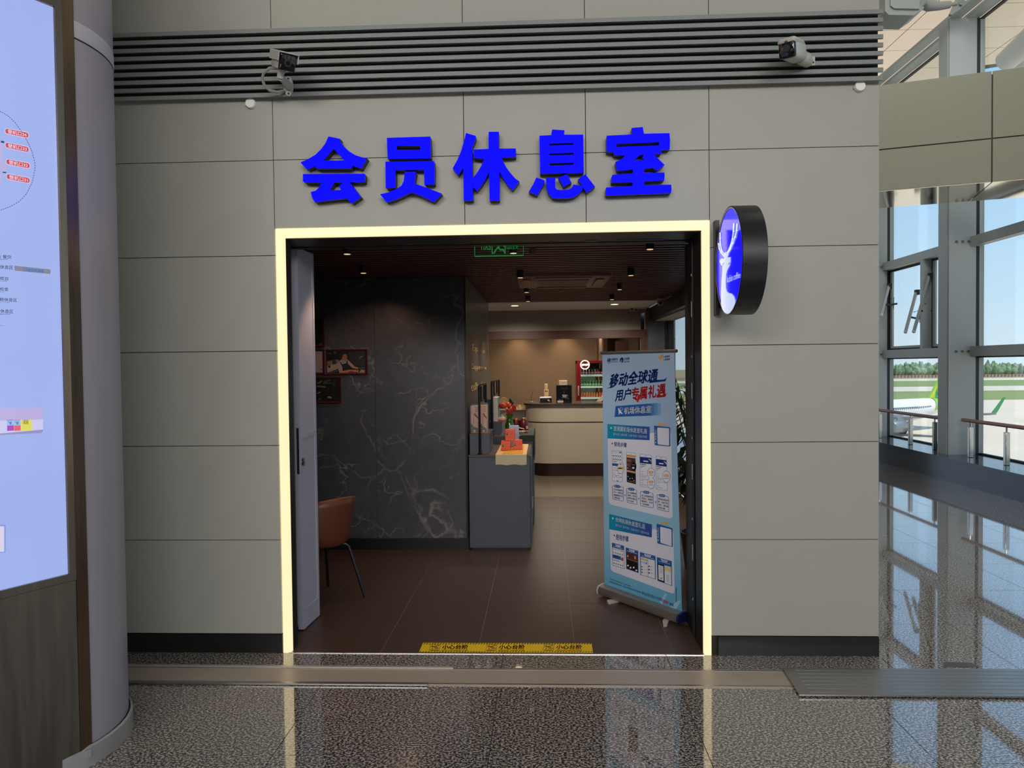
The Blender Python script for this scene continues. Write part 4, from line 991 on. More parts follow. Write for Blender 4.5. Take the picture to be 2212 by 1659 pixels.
# dome cameras
def dome(px, py, Y, r, lab, twin=False):
    c = A_y(px, py, Y)
    t = thing('dome_camera', lab, 'camera', c, 'white dome cameras in the shop')
    G(m_white).lathe((c.x, c.y, c.z), [(0.001, r*1.1), (r*1.15, r*1.1), (r*1.15, r*0.75), (r*1.0, r*0.45)], 24).build('base', t)
    offs = ((-0.5, 0.1), (0.62, 0.0)) if twin else ((0, 0),)
    for ox, oz in offs:
        rr = r*(0.62 if twin else 0.95)
        b_ = G(m_white).ball((c.x+ox*r, c.y, c.z+oz*r), rr, 12).build('eyeball', t)
        q = Vector((c.x+ox*r, c.y, c.z+oz*r)); d = Vector((-0.15, -0.9, -0.35)).normalized()
        G(m_lens).tube([q+d*rr*0.86, q+d*rr*1.02], rr*0.5, 16).build('lens', b_)
dome(1427, 653, 9.6, 0.045, 'white dome camera under the dark beam by the shop window')
dome(1369, 668, 11.35, 0.06, 'white twin lens dome camera at the bulkhead above banner', True)
# ------------------------------------------------------------------ display cabinets and goods beside the block
m_cab = mat('slate_grey_laminate', (74, 80, 92), 0.45, noise=(6, 0.06))
m_cabtop = mat('brown_grey_top', (92, 78, 68), 0.35)
m_rack = mat('black_rack_metal', (14, 14, 16), 0.35, 0.4)
c1 = thing('display_cabinet', 'slate grey display cabinet with pale runner over its front edge, beside marble block', 'cabinet', (-0.44, 7.4, 0))
G(m_cab).box(-0.725, -0.14, 7.0, 7.95, 0.02, 0.895).build('body', c1)
G(m_cab).box(-0.705, -0.165, 6.992, 7.0, 0.04, 0.86).build('front_panel', c1)
G(m_cabtop).bbox(-0.73, -0.133, 6.99, 7.955, 0.895, 0.918, 0.004, 1).build('top', c1)
G(m_black).box(-0.71, -0.16, 7.02, 7.93, 0, 0.02).build('plinth', c1)
dr = G(m_cab).box(-0.138, -0.128, 7.05, 7.9, 0.06, 0.88).build('side_door', c1)
G(m_steel).box(-0.128, -0.12, 7.55, 7.57, 0.3, 0.42).build('handle', dr); G(m_steel).box(-0.145, -0.122, 7.0, 7.03, 0.90, 0.921).build('corner_bracket', c1)
c2 = thing('display_cabinet', 'slate display cabinet farther back, under dark green cloth', 'cabinet', (-0.41, 8.4, 0))
G(m_cab).box(-0.725, -0.12, 8.0, 8.95, 0.02, 0.985).build('body', c2); G(m_cabtop).box(-0.73, -0.115, 7.99, 8.96, 0.985, 1.005).build('top', c2); G(m_black).box(-0.71, -0.14, 8.02, 8.93, 0, 0.02).build('plinth', c2)
m_gc = mat('dark_green_cloth', (38, 46, 40), 0.8, noise=(40, 0.1))
t = thing('table_cloth', 'dark green cloth draped over side edge of the farther cabinet', 'cloth', (-0.16, 8.4, 1.006))
g = G(m_gc); g.box(-0.26, -0.108, 7.975, 8.9, 1.006, 1.012); g.box(-0.113, -0.106, 7.975, 8.9, 0.74, 1.012); g.box(-0.26, -0.108, 7.972, 7.978, 0.95, 1.012); g.build('cloth', t)

Yr = 7.08; zr = A_y(1014, 937, Yr).z; xr = A_y(1057, 960, Yr).x
ri = thing('riser_box', 'slate riser box on nearer cabinet carrying two pink cartons', 'riser', (-0.62, 7.3, 0.918))
G(m_cab).box(-0.722, xr, Yr, 7.62, 0.9185, zr-0.012).build('body', ri); G(m_cabtop).box(-0.724, xr+0.004, Yr-0.004, 7.624, zr-0.012, zr).build('top', ri)
Y2 = 8.1; zr2 = A_y(1075, 911, Y2).z; xa, xb = A_y(1066, 930, Y2).x, A_y(1081, 930, Y2).x
r2 = thing('riser_box', 'dark riser box on the farther cabinet under a teal edged carton', 'riser', (-0.5, 8.3, 1.005))
G(m_cab).box(xa, xb, Y2, 8.6, 1.0055, zr2-0.012).build('body', r2); G(m_cabtop).box(xa-0.003, xb+0.003, Y2-0.004, 8.604, zr2-0.012, zr2).build('top', r2)
def rack(px0, px1, ytop, Y0, zf, lab):
    a = A_y(px0, ytop, Y0); X = a.x
    b = A_x(px1, ytop, X); Y1 = b.y; zt = a.z
    t = thing('display_rack', lab, 'rack', (X, Y0, zf), 'black display racks')
    for y in (Y0, Y1): G(m_rack).tube([(X, y, zf+0.0008), (X, y, zt)], 0.0115, 10).build('post', t)
    G(m_rack).tube([(X, Y0-0.02, zt), (X, Y1+0.02, zt)], 0.0115, 10).build('top_bar', t)
    ya, yb = Y0+(Y1-Y0)*0.28, Y0+(Y1-Y0)*0.68
    G(m_rack).tube([(X, ya, zt), (X, ya, zt-0.16), (X, yb, zt-0.16), (X, yb, zt)], 0.009, 8).build('hanging_frame', t)
    G(m_rack).tube([(X, Y0, zf+0.0008), (X, Y0, zf+0.012)], 0.022, 14).build('foot', t); G(m_rack).tube([(X, Y1, zf+0.0008), (X, Y1, zf+0.012)], 0.022, 14).build('foot', t)
rack(1035, 1049, 833, 7.045, 0.918, 'black metal display rack standing at the front of nearer cabinet')
rack(1062, 1077.5, 825, 8.06, 1.005, 'black metal display rack on the farther cabinet by teal edged carton')
m_pink = mat('pink_carton', (196, 160, 146), 0.25, noise=(14, 0.12)); m_pdark = mat('carton_print', (110, 60, 66), 0.4); m_pgrey = mat('carton_print_grey', (96, 96, 98), 0.4); m_olive = mat('carton_print_olive', (110, 104, 70), 0.4)
def carton(px0, px1, py0, py1, Y, depth, lab):
    a = A_y(px0, py1, Y); b = A_y(px1, py0, Y)
    t = thing('gift_carton', lab, 'carton', (a.x, Y, zr), 'pink cartons')
    G(m_pink).bbox(a.x, b.x, Y, Y+depth, zr+0.0005, b.z, 0.004, 1).build('body', t)
    S = lambda px, py, l=0: A_y(px, py, Y-0.0005-l)
    g = G(m_pdark); w_ = px1-px0
    put_poly(g, [(px0+w_*0.42, 893), (px0+w_*0.55, 892), (px0+w_*0.98, 903), (px0+w_*0.95, 905), (px0+w_*0.55, 899)], S, m_pdark); put_stroke(g, [(px0+w_*0.42, 894), (px0+w_*0.42, 918)], 0.7, S, m_pdark)
    put_poly(g, [(px0+1, 914), (px0+w_*0.45, 922), (px1-1, 925), (px1-1, 934), (px0+1, 934)], S, m_pgrey); put_poly(g, ell(px0+w_*0.5, 931, 2.6, 2.6, 12), S, m_pink, 0.001)
    for y in (879, 884, 888): put_stroke(g, [(px0+w_*0.5, y), (px1-2, y)], 1.2, S, m_olive)
    g.build('print', t)
    g = G(m_pgrey); g.box(a.x+0.01, b.x-0.01, Y+0.01, Y+depth-0.01, b.z, b.z+0.012); g.build('lid_fold', t)
carton(1016.5, 1033.8, 876, 935, 7.13, 0.16, 'pink gift carton with folded lid, closest to marble block side')
carton(1037.2, 1052, 874, 935, 7.13, 0.16, 'pink gift carton behind the black rack post, nearer the aisle')
a = A_y(1053, 930, 8.2); b = A_y(1062.5, 862, 8.2)
t = thing('dark_case', 'tall dark case beside farther display rack against side panel', 'case', (a.x, 8.2, 1.005)); G(mat('charcoal_case', (34, 36, 44), 0.5)).bbox(a.x-0.03, b.x, 8.2, 8.5, 1.0055, b.z, 0.004, 1).build('body', t); G(m_steel).tube([(a.x+0.03, 8.196, 1.15), (a.x+0.03, 8.2, 1.15)], 0.006, 10).build('stud', t)
a = A_y(1066, 911, 8.16); b = A_y(1075.2, 859, 8.16)
t = thing('teal_carton', 'cream carton with teal side standing on the farther riser', 'carton', (a.x, 8.16, zr2)); G(mat('cream_carton', (206, 190, 176), 0.4, noise=(20, 0.12))).box(a.x, b.x, 8.16, 8.5, zr2+0.0005, b.z).build('body', t); G(mat('teal_side', (70, 150, 138), 0.4)).box(b.x, b.x+0.002, 8.162, 8.498, zr2+0.001, b.z-0.001).build('side_panel', t)
p = A_y(1081, 906.5, 8.2)
t = thing('cake_ornament', 'small beaded cake ornament on pink base on the farther riser', 'ornament', (p.x, 8.2, zr2)); X = xb+0.012
G(mat('pink_base', (214, 110, 112), 0.4)).lathe((X, 8.22, zr2+0.0005), [(0.001, 0), (0.05, 0.0), (0.056, 0.012), (0.05, 0.022), (0.001, 0.022)], 20).build('base', t)
g = G(mat('cream_bead', (230, 214, 170), 0.4))
for k in range(10):
    a_ = 2*PI*k/10; g.ball((X+0.036*math.cos(a_), 8.22+0.036*math.sin(a_), zr2+0.03), 0.012, 5)
g.ball((X, 8.22, zr2+0.042), 0.024, 7); g.ball((X, 8.22, zr2+0.066), 0.012, 6); g.build('topping', t)
# vase and flowers
vb = A_y(1101, 925, 8.25)
t = thing('flower_vase', 'green glazed vase with red flowers and a tan fan leaf on the farther cabinet', 'vase', (vb.x, 8.25, 1.005))
zt_ = A_y(1101, 894, 8.25).z; H_ = zt_-1.006; ks_ = H_/0.2
g = G(mat('green_glaze', (62, 98, 26), 0.12, noise=(30, 0.5))); g.lathe((vb.x, 8.25, 1.006), [(0.001, 0.0), (0.034, 0.0), (0.05, 0.05*ks_), (0.054, 0.085*ks_), (0.036, 0.13*ks_), (0.03, 0.155*ks_), (0.04, 0.19*ks_), (0.048, 0.2*ks_), (0.042, 0.198*ks_), (0.028, 0.16*ks_)], 26); g.build('vase', t)
m_red = mat('red_petal', (176, 26, 24), 0.4); m_or = mat('orange_petal', (222, 84, 50), 0.4); m_stem = mat('flower_stem', (120, 92, 50), 0.6); m_lf = mat('dark_leaf', (30, 54, 34), 0.5)
for px, py, r, m_ in ((1082.5, 876.5, 0.03, m_red), (1087, 875, 0.026, m_or), (1097.5, 874.5, 0.036, m_or), (1099, 888, 0.032, m_red), (1109.5, 884, 0.03, m_red), (1111, 878, 0.024, m_red), (1103, 885, 0.024, m_red)):
    c = A_y(px, py, 8.22+random.uniform(-0.03, 0.03))
    g = G(m_); 
    for k in range(7):
        a_ = k*2.4; g.ball((c.x+0.45*r*math.cos(a_), c.y+0.45*r*math.sin(a_), c.z+0.3*r*math.sin(k)), r*0.62, 6)
    fl_ = g.build('flower', t)
    g = G(m_stem); g.tube([(vb.x, 8.25, zt_-0.03), ((vb.x+c.x)/2+0.008, (8.25+c.y)/2, (zt_+c.z)/2), tuple(c)], 0.003, 5); g.build('stem', fl_)
for px, py, dx in ((1102, 866, 0.02), (1104, 871, 0.03), (1100, 880, -0.02)):
    c = A_y(px, py, 8.24); g = G(m_lf); g.add([(c.x, c.y, c.z+0.03), (c.x+dx, c.y-0.01, c.z+0.005), (c.x+dx*0.3, c.y, c.z-0.035), (c.x-dx*0.8, c.y+0.01, c.z)], [(0, 1, 2, 3)]); g.build('leaf', t)
c = A_y(1088, 866, 8.3); g = G(mat('tan_fan', (196, 160, 96), 0.6))
for k in range(15):
    a_ = PI*(0.05+0.9*k/14); q = Vector((c.x+0.05*math.cos(a_), 8.3, c.z-0.03+0.07*math.sin(a_))); g.tube([(c.x+0.01, 8.3, c.z-0.04), tuple(q)], 0.0022, 4)
g.tube([(c.x+0.05*math.cos(a_), 8.3, c.z-0.03+0.07*math.sin(a_)) for a_ in [PI*(0.05+0.9*k/14) for k in range(15)]], 0.003, 4)
g.tube([(c.x+0.01, 8.3, c.z-0.04), (vb.x, 8.25, zt_-0.03)], 0.003, 5); g.build('fan_leaf', t)
# leaning board, canisters, tray, handled bag
p0, p1 = A_y(1085.5, 926, 8.32), A_y(1097, 896, 8.42)
t = thing('leaning_board', 'grey board leaning behind the green vase', 'board', (p0.x, 8.4, 1.005)); G(mat('grey_board', (120, 108, 106), 0.6)).prism([Vector((p0.x-0.005, 8.36, 1.0056)), Vector((p0.x+0.07, 8.36, 1.0056)), Vector((p0.x+0.045, 8.46, p1.z+0.02)), Vector((p0.x, 8.46, p1.z+0.02))], [], lambda p: p+Vector((0, 0.01, 0))).build('board', t)
m_wine = mat('wine_red_enamel', (96, 26, 30), 0.25); m_cop = mat('copper_lid', (206, 128, 92), 0.25, 0.9)
for px, yt, yb, r, lb in ((1114.5, 906, 931, 0.042, 'smaller wine red canister with copper lid behind green vase'), (1131.5, 905, 931.5, 0.053, 'larger wine red canister with copper lid near the green cloth')):
    c = A_y(px, yb, 8.62); zt2 = A_y(px, yt, 8.62).z
    t = thing('canister', lb, 'canister', (c.x, 8.62, 1.006))
    G(m_wine).lathe((c.x, 8.62, 1.0065), [(0.001, 0), (r*0.9, 0), (r, 0.012), (r, zt2-1.0065-0.02), (r*0.9, zt2-1.0065-0.006), (0.001, zt2-1.0065-0.006)], 26).build('body', t)
    G(m_cop).lathe((c.x, 8.62, zt2-0.006), [(r*0.72, 0.0), (r*0.72, 0.012), (r*0.6, 0.02), (0.001, 0.022)], 24).build('lid', t)
    G(mat('canister_label', (200, 176, 160), 0.4)).lathe((c.x, 8.62, 1.03), [(r*1.006, 0), (r*1.006, 0.035)], 8, a0=-1.0, a1=-0.35).build('label', t)
X_ = A_y(1130, 933, 8.3).x
t = thing('orange_tray', 'shallow orange oval tray in front of wine red canisters', 'tray', (X_, 8.3, 1.006)); G(mat('orange_lacquer', (226, 110, 66), 0.3)).lathe((X_, 8.3, 1.0135), [(0.001, 0), (0.045, 0), (0.062, 0.016), (0.058, 0.017), (0.04, 0.005), (0.001, 0.005)], 26).build('dish', t)
g = G(mat('white_cord', (226, 214, 196), 0.5)); g.tube([A_y(1118, 931, 8.15), A_y(1120, 923.5, 8.15), A_y(1132, 926.5, 8.15), A_y(1133.5, 930, 8.15), A_y(1129, 932.5, 8.15)], 0.004, 6)
o = g.build('handle'); bagx = A_y(1124, 940, 8.15)
t = thing('small_bag', 'small green grey gift bag with white cord handle behind the orange cartons', 'bag', (bagx.x, 8.13, 1.006)); o.parent = t
o.data.transform(Matrix.Translation(-Vector(t.location)))
zbag = A_y(1124, 932, 8.15).z
G(mat('sage_bag', (110, 122, 100), 0.6)).box(bagx.x-0.05, bagx.x+0.045, 8.12, 8.18, 1.0065, max(1.03, zbag)).build('body', t)
# orange tea cartons and runner on the nearer cabinet
m_oc = mat('orange_carton', (222, 92, 58), 0.55, noise=(30, 0.04)); m_oct = mat('carton_emblem', (48, 52, 54), 0.5); m_ocl = mat('carton_line', (196, 78, 50), 0.5)
ru = thing('table_runner', 'peach and cream runner with mustard centre hanging over the nearer cabinet front', 'cloth', (-0.29, 7.4, 0.919))
m_run = mat('peach_runner', (240, 190, 130), 0.7); m_runf = mat('cream_runner', (196, 184, 152), 0.75, noise=(60, 0.05))
xa, xb = A_y(1070.5, 985, 6.985).x, A_y(1137.5, 985, 6.985).x; zh = A_y(1100, 1004, 6.983).z
g = G(m_run); g.box(xa, xb, 6.982, 7.93, 0.919, 0.922); g.build('runner_top', ru)
n = 12; g = G(m_runf)
for k in range(n):
    x0, x1 = xa+(xb-xa)*k/n, xa+(xb-xa)*(k+1)/n; w0, w1 = 0.004*math.sin(k*1.1), 0.004*math.sin((k+1)*1.1)
    g.add([(x0, 6.982, 0.921), (x1, 6.982, 0.921), (x1, 6.980+w1*0.4, zh+w1), (x0, 6.980+w0*0.4, zh+w0)], [(0, 3, 2, 1)], None, True)
g.build('runner_drop', ru)
mx0, mx1 = A_z(1084, 983, 0.924).x, A_z(1128, 983, 0.924).x
G(mat('mustard_mat', (232, 160, 30), 0.7)).box(mx0, mx1, 7.03, 7.75, 0.922, 0.925).build('center_mat', ru)
def tea(px0, px1, py0, py1, Y, z0, lab, m_, depth=0.095):
    a = A_y(px0, py1, Y); b = A_y(px1, py0, Y)
    t = thing('tea_carton', lab, 'carton', (a.x, Y, z0))
    G(m_).bbox(a.x, b.x, Y, Y+depth, z0, b.z, 0.003, 1).build('body', t)
    S = lambda px, py, l=0: A_y(px, py, Y-0.0006-l)
    g = G(m_oct); cx = px0+(px1-px0)*0.2; cy = py0+(py1-py0)*0.4
    put_poly(g, ell(cx, cy, 1.9, 3.2, 12), S, m_oct); put_stroke(g, [(cx-1.2, cy-1.6), (cx+1.4, cy-0.4)], 0.6, S, m_white, 0.001)
    for f in (0.3, 0.42, 0.72): put_stroke(g, [(px0+(px1-px0)*0.42, py0+(py1-py0)*f), (px1-3, py0+(py1-py0)*f)], 0.6, S, m_ocl)
    g.build('print', t); return b.z
zt1 = tea(1082.5, 1102.5, 953, 977, 7.32, 0.9255, 'orange carton at bottom of the pyramid, on marble block side', m_oc)
tea(1109, 1127.8, 951, 975.5, 7.36, 0.9255, 'orange carton at bottom of the pyramid, on aisle side', m_oc)
tea(1091.5, 1111.8, 928, 951, 7.345, zt1+0.001, 'orange carton standing on top of the two others', m_oc)
tea(1100, 1120, 920, 946, 7.62, 0.926, 'pale lilac carton behind the orange pyramid', mat('lilac_carton', (170, 172, 204), 0.5))
# low back cabinet with cups
zc = 1.0; xa, xb = A_y(1084, 900, 12.95).x, A_y(1134, 900, 12.95).x
t = thing('back_cabinet', 'low grey cabinet against tan wall behind the flowers', 'cabinet', ((xa+xb)/2, 13.3, 0)); G(mat('warm_grey_cabinet', (124, 112, 102), 0.5)).box(xa-0.3, xb, 12.95, 13.9, 0, 0.985).build('body', t); G(mat('pale_top', (170, 152, 134), 0.4)).box(xa-0.32, xb+0.02, 12.93, 13.92, 0.985, 1.0).build('top', t)
for px, lb in ((1121.5, 'beige cup on the low cabinet, farther from cream counter'), (1130.5, 'beige cup on the low cabinet beside cream counter')):
    c = A_y(px, 888, 13.1); t = thing('cup', lb, 'cup', (c.x, 13.1, 1.0)); G(mat('beige_cup', (214, 178, 132), 0.4)).lathe((c.x, 13.1, 1.0005), [(0.001, 0), (0.026, 0), (0.032, 0.075), (0.029, 0.075), (0.024, 0.006), (0.001, 0.006)], 18).build('body', t)
    G(mat('beige_cup', (214, 178, 132))).tube([(c.x+0.03, 13.1, 1.06), (c.x+0.042, 13.1, 1.05), (c.x+0.041, 13.1, 1.025), (c.x+0.027, 13.1, 1.02)], 0.004, 6).build('handle', bpy.data.objects[t.name])
c = A_y(1084, 889, 13.2); t = thing('brown_basket', 'small brown woven basket on the low cabinet behind the vase', 'basket', (c.x, 13.2, 1.0))
g = G(mat('brown_weave', (96, 64, 42), 0.7, noise=(80, 0.3))); g.lathe((c.x, 13.2, 1.0005), [(0.001, 0), (0.07, 0), (0.085, 0.085), (0.08, 0.085), (0.066, 0.01), (0.001, 0.01)], 24); g.build('body', t)

# ------------------------------------------------------------------ curved reception counter
ct = thing('reception_counter', 'curved cream stone reception counter with dark top and grooved front', 'counter', (0.6, 12.2, 0))
m_cream = mat('cream_stone', (190, 176, 152), 0.35, noise=(2.5, 0.06)); m_ctop = mat('dark_brown_top', (70, 54, 46), 0.25)
def outline(off, xl=-0.3, yf=11.6, r=0.42, xr_=1.5):
    x, y = xl+off, yf+off; r = max(0.05, r-off)
    P = [(xr_, y)]; P += [(x+r-r*math.sin(a), y+r-r*math.cos(a)) for a in [PI/2*k/10 for k in range(11)]]
    P += [(x, 13.3), (x+0.62, 13.3), (x+0.62, 12.45), (xr_, 12.45)]
    return P
def cprism(off, z0, z1, m_): return G(m_).prism([Vector((a, b, z1)) for a, b in outline(off)], [], lambda p: Vector((p.x, p.y, z0)))
cprism(0.0, 0.215, 0.858, m_cream).build('front_lower', ct); cprism(0.02, 0.858, 0.876, m_black).build('groove', ct); cprism(0.0, 0.876, 1.135, m_cream).build('front_upper', ct); cprism(-0.03, 1.135, 1.165, m_ctop).build('top', ct)
cprism(0.13, 0.0, 0.215, m_brownwood).build('plinth', ct)
TZ = 1.165
a = A_y(1166, 874, 12.0); b = A_y(1192, 858, 12.0)
t = thing('ticket_printer', 'black fronted white counter device with round knob, nearest the acrylic stand', 'device', (a.x, 12.0, TZ))
G(m_white).bbox(a.x, b.x, 12.0, 12.25, TZ+0.0005, b.z, 0.012, 2).build('body', t); G(m_black).bbox(a.x+0.006, b.x-0.006, 11.995, 12.01, TZ+0.004, b.z-0.012, 0.006, 1).build('front', t)
G(mat('cream_knob', (220, 200, 180), 0.4)).tube([A_y(1184.6, 864.5, 11.995), A_y(1184.6, 864.5, 11.985)], 0.013, 14).build('knob', t); G(mat('cream_knob', (220, 200, 180))).box(a.x+0.145, a.x+0.175, 11.99, 11.996, TZ+0.02, TZ+0.032).build('slot', t)
a = A_y(1175.5, 858, 12.35); b = A_y(1184.5, 829, 12.35); mx = (a.x+b.x)/2; w2 = (b.x-a.x)/2
t = thing('pump_dispenser', 'tall tan dispenser standing behind the black fronted device', 'dispenser', (mx, 12.35, TZ)); m_tn = mat('tan_plastic', (210, 176, 124), 0.4)
G(m_tn).bbox(a.x-0.002, b.x+0.002, 12.32, 12.4, TZ+0.0005, A_y(1180, 841, 12.35).z, 0.008, 2).build('body', t); G(m_tn).bbox(a.x+0.008, b.x-0.012, 12.325, 12.39, A_y(1180, 841, 12.35).z, b.z, 0.006, 1).build('head', t)
for dx in (-0.014, 0.012): G(m_black).box(mx+dx-0.009, mx+dx+0.009, 12.316, 12.321, A_y(1180, 845, 12.35).z-0.01, A_y(1180, 845, 12.35).z+0.012).build('button', t)
G(m_glass).tube([(mx+0.01, 12.36, b.z), (mx+0.01, 12.36, b.z+0.05)], 0.012, 10).build('cup_tube', t)
a = A_y(1202, 873, 11.8); b = A_y(1235, 832, 11.8)
t = thing('coffee_machine', 'black coffee machine with printed steaming cup on its front panel', 'coffee machine', (a.x, 11.8, TZ)); G(mat('black_gloss', (14, 14, 20), 0.2)).bbox(a.x, b.x, 11.8, 12.1, TZ+0.0005, b.z, 0.006, 1).build('body', t)
S = lambda px, py, l=0: A_y(px, py, 11.799-l)
m_pr = mat('panel_print', (92, 80, 72), 0.4); g = G(m_pr); put_text(g, 'COFFEE', [(1210.5, 841.5), (1226, 841.5), (1226, 837.2), (1210.5, 837.2)], S, m_pr, 0.0005, 0.01)
m_pr2 = mat('panel_print_pale', (150, 138, 126), 0.4)
put_poly(g, [(1214, 852.5), (1225, 852.5), (1223, 858), (1216, 858)], S, m_pr2, 0.0006); put_poly(g, ell(1219.5, 858.6, 7.2, 1.4, 16), S, m_pr, 0.0005); put_stroke(g, [(1218, 851), (1219.5, 848.5), (1218, 846), (1219.5, 843.5)], 0.8, S, m_pr, 0.0005); put_stroke(g, [(1225, 853.5), (1227.4, 854.5), (1225, 856.5)], 0.8, S, m_pr2, 0.0005)
g.build('front_print', t); G(mat('small_screen', (60, 70, 110), 0.2, emit=0.2)).prism([S(*p, 0.002) for p in rect(1206.5, 862.5, 1211, 865.5)], [], lambda p: p+Vector((0, 0.003, 0))).build('display', t)
for px in (1214.2, 1223, 1227.5): G(m_steel).tube([S(px, 861 if px > 1220 else 864.2, 0.0), S(px, 861 if px > 1220 else 864.2, 0.006)], 0.008, 10).build('button', t)
G(mat('cream_label', (190, 170, 150), 0.5)).prism([S(*p, 0.003) for p in rect(1204, 865.5, 1217, 869.8)], [], lambda p: p+Vector((0, 0.004, 0))).build('tray_label', t)
a = A_y(1208, 829, 11.82); bb = A_y(1225, 821.5, 11.82)
t = thing('counter_carton', 'small beige carton lying on top of the coffee machine', 'carton', (a.x, 11.82, b.z)); G(mat('beige_carton', (204, 178, 146), 0.5)).bbox(a.x, bb.x, 11.82, 12.0, b.z+0.0005, bb.z, 0.004, 1).build('body', t); G(mat('carton_line_dark', (120, 98, 76), 0.5)).box(a.x+0.02, bb.x-0.02, 11.818, 11.82, (b.z+bb.z)/2-0.004, (b.z+bb.z)/2+0.004).build('print', t)
c = A_y(1148, 871, 12.3); t = thing('acrylic_stand', 'thin acrylic card stand near curved end of counter', 'stand', (c.x, 12.3, TZ)); G(m_white).tube([(c.x, 12.3, TZ+0.0005), (c.x, 12.3, TZ+0.006)], 0.028, 16).build('base', t); G(m_steel).tube([(c.x, 12.3, TZ+0.006), (c.x, 12.3, TZ+0.1), A_y(1152, 844, 12.3)], 0.004, 6).build('rod', t)
G(m_glass).prism([A_y(1142, 866, 12.28), A_y(1146, 866, 12.28), A_y(1149, 857, 12.28), A_y(1145, 857, 12.28)], [], lambda p: p+Vector((0, 0.003, 0))).build('card_pocket', t)
a = A_y(1287, 873, 12.0); b = A_y(1303, 858, 12.0)
t = thing('counter_monitor', 'tilted pale monitor back at the counter, partly behind banner', 'monitor', (b.x, 12.0, TZ)); G(mat('pale_plastic', (206, 184, 168), 0.4)).prism([Vector((a.x, 12.0, TZ+0.004)), Vector((a.x+0.09, 12.0, TZ+0.004)), Vector((a.x+0.16, 12.0, b.z+0.02)), Vector((a.x+0.10, 12.0, b.z+0.02))], [], lambda p: p+Vector((0.02, 0.2, 0))).build('shell', t); G(m_black).bbox(a.x+0.1, a.x+0.25, 12.03, 12.16, TZ+0.0005, TZ+0.09, 0.005, 1).build('stand', t)

# ------------------------------------------------------------------ drinks fridge
FY = 13.62
fa = A_y(1247, 874, FY); fb = A_y(1303, 778.5, FY); FX0 = fa.x; FX1 = FX0+0.66; FT = fb.z
fr = thing('drinks_fridge', 'dark red framed glass door drinks fridge against the tan wall', 'fridge', (FX0+0.33, FY, 0))
m_fr = mat('fridge_red', (120, 8, 18), 0.35); m_fin = mat('fridge_liner', (150, 170, 156), 0.5)
xi = A_y(1254, 800, FY).x
g = G(m_fr); g.box(FX0, xi, FY-0.04, FY, 0.08, FT); g.box(FX1-0.06, FX1, FY-0.04, FY, 0.08, FT); g.box(xi, FX1-0.06, FY-0.04, FY, A_y(1280, 784.5, FY).z, FT); g.box(xi, FX1-0.06, FY-0.04, FY, 0.08, 0.3); g.build('door_frame', fr)
g = G(m_fr); g.box(FX0, FX0+0.03, FY, 14.25, 0.05, FT); g.box(FX1-0.03, FX1, FY, 14.25, 0.05, FT); g.box(FX0, FX1, FY, 14.25, FT-0.05, FT); g.box(FX0, FX1, FY, 14.25, 0.05, 0.28); g.build('cabinet_shell', fr)
G(m_fin).box(FX0+0.03, FX1-0.03, 14.2, 14.25, 0.28, FT-0.05).build('back_liner', fr); G(m_black).box(FX0+0.03, FX1-0.03, FY+0.05, 14.2, 0, 0.05).build('plinth', fr)
zd0, zd1 = A_y(1280, 796, FY).z, A_y(1280, 784.5, FY).z
G(mat('fridge_header', (52, 58, 60), 0.3)).box(xi, FX1-0.06, FY+0.16, FY+0.17, zd0-0.02, zd1).build('header_panel', fr)
G(m_glass).box(xi, FX1-0.06, FY-0.022, FY-0.016, 0.3, zd1).build('door_glass', fr)
G(mat('handle_grey', (180, 150, 144), 0.4)).bbox(A_y(1248.2, 840, FY).x, A_y(1251, 840, FY).x, FY-0.075, FY-0.045, A_y(1249, 855, FY).z, A_y(1249, 833, FY).z, 0.006, 1).build('handle', fr)
m_shelf = mat('shelf_white', (222, 232, 222), 0.4, emit=0.18)
SH = [A_y(1280, y, FY+0.08).z for y in (809.5, 834.5, 858.5)]+[A_y(1280, 884, FY+0.08).z]
for z in SH: 
    so = G(m_shelf).box(FX0+0.035, FX1-0.035, FY+0.1, 14.19, z-0.012, z).build('shelf', fr); G(m_shelf).box(FX0+0.035, FX1-0.035, FY+0.085, FY+0.1, z-0.03, z+0.006).build('price_strip', so)
G(mat('fridge_lamp', (240, 250, 240), 0.4, emit=3.0)).box(FX0+0.04, FX0+0.055, FY+0.02, FY+0.03, 0.4, FT-0.08).build('lamp_strip', fr)
lamp('fridge_lamp', 'AREA', (FX0+0.33, FY+0.3, FT-0.06), 4.0, (0.92, 1, 0.92), 0.5, aim=(FX0+0.33, FY+0.2, 1.0), size_y=0.06)
m_cola = mat('cola_bottle', (26, 10, 10), 0.15); m_capr = mat('red_cap', (200, 40, 44), 0.4); m_grn = mat('green_bottle', (18, 128, 46), 0.15); m_capy = mat('yellow_cap', (214, 220, 60), 0.4); m_orj = mat('orange_juice', (230, 120, 14), 0.2); m_capd = mat('dark_cap', (60, 60, 80), 0.4); m_lab = mat('bottle_label', (190, 210, 190), 0.4); m_labr = mat('bottle_label_red', (214, 120, 120), 0.4)
def bottle(X, Y, z, h, r, body, cap, label, lab, grp, nm='drink_bottle'):
    t = thing(nm, lab, 'bottle', (X, Y, z), grp)
    G(body).lathe((X, Y, z+0.0005), [(0.001, 0), (r*0.9, 0), (r, h*0.06), (r, h*0.58), (r*0.8, h*0.7), (r*0.36, h*0.86), (r*0.36, h*0.92), (0.001, h*0.92)], 10).build('body', t)
    G(cap).lathe((X, Y, z+h*0.92), [(r*0.42, 0), (r*0.42, h*0.08), (0.001, h*0.08)], 8).build('cap', t)
    G(label).lathe((X, Y, z+h*0.2), [(r*1.02, 0), (r*1.02, h*0.26)], 10).build('label', t)
    return t
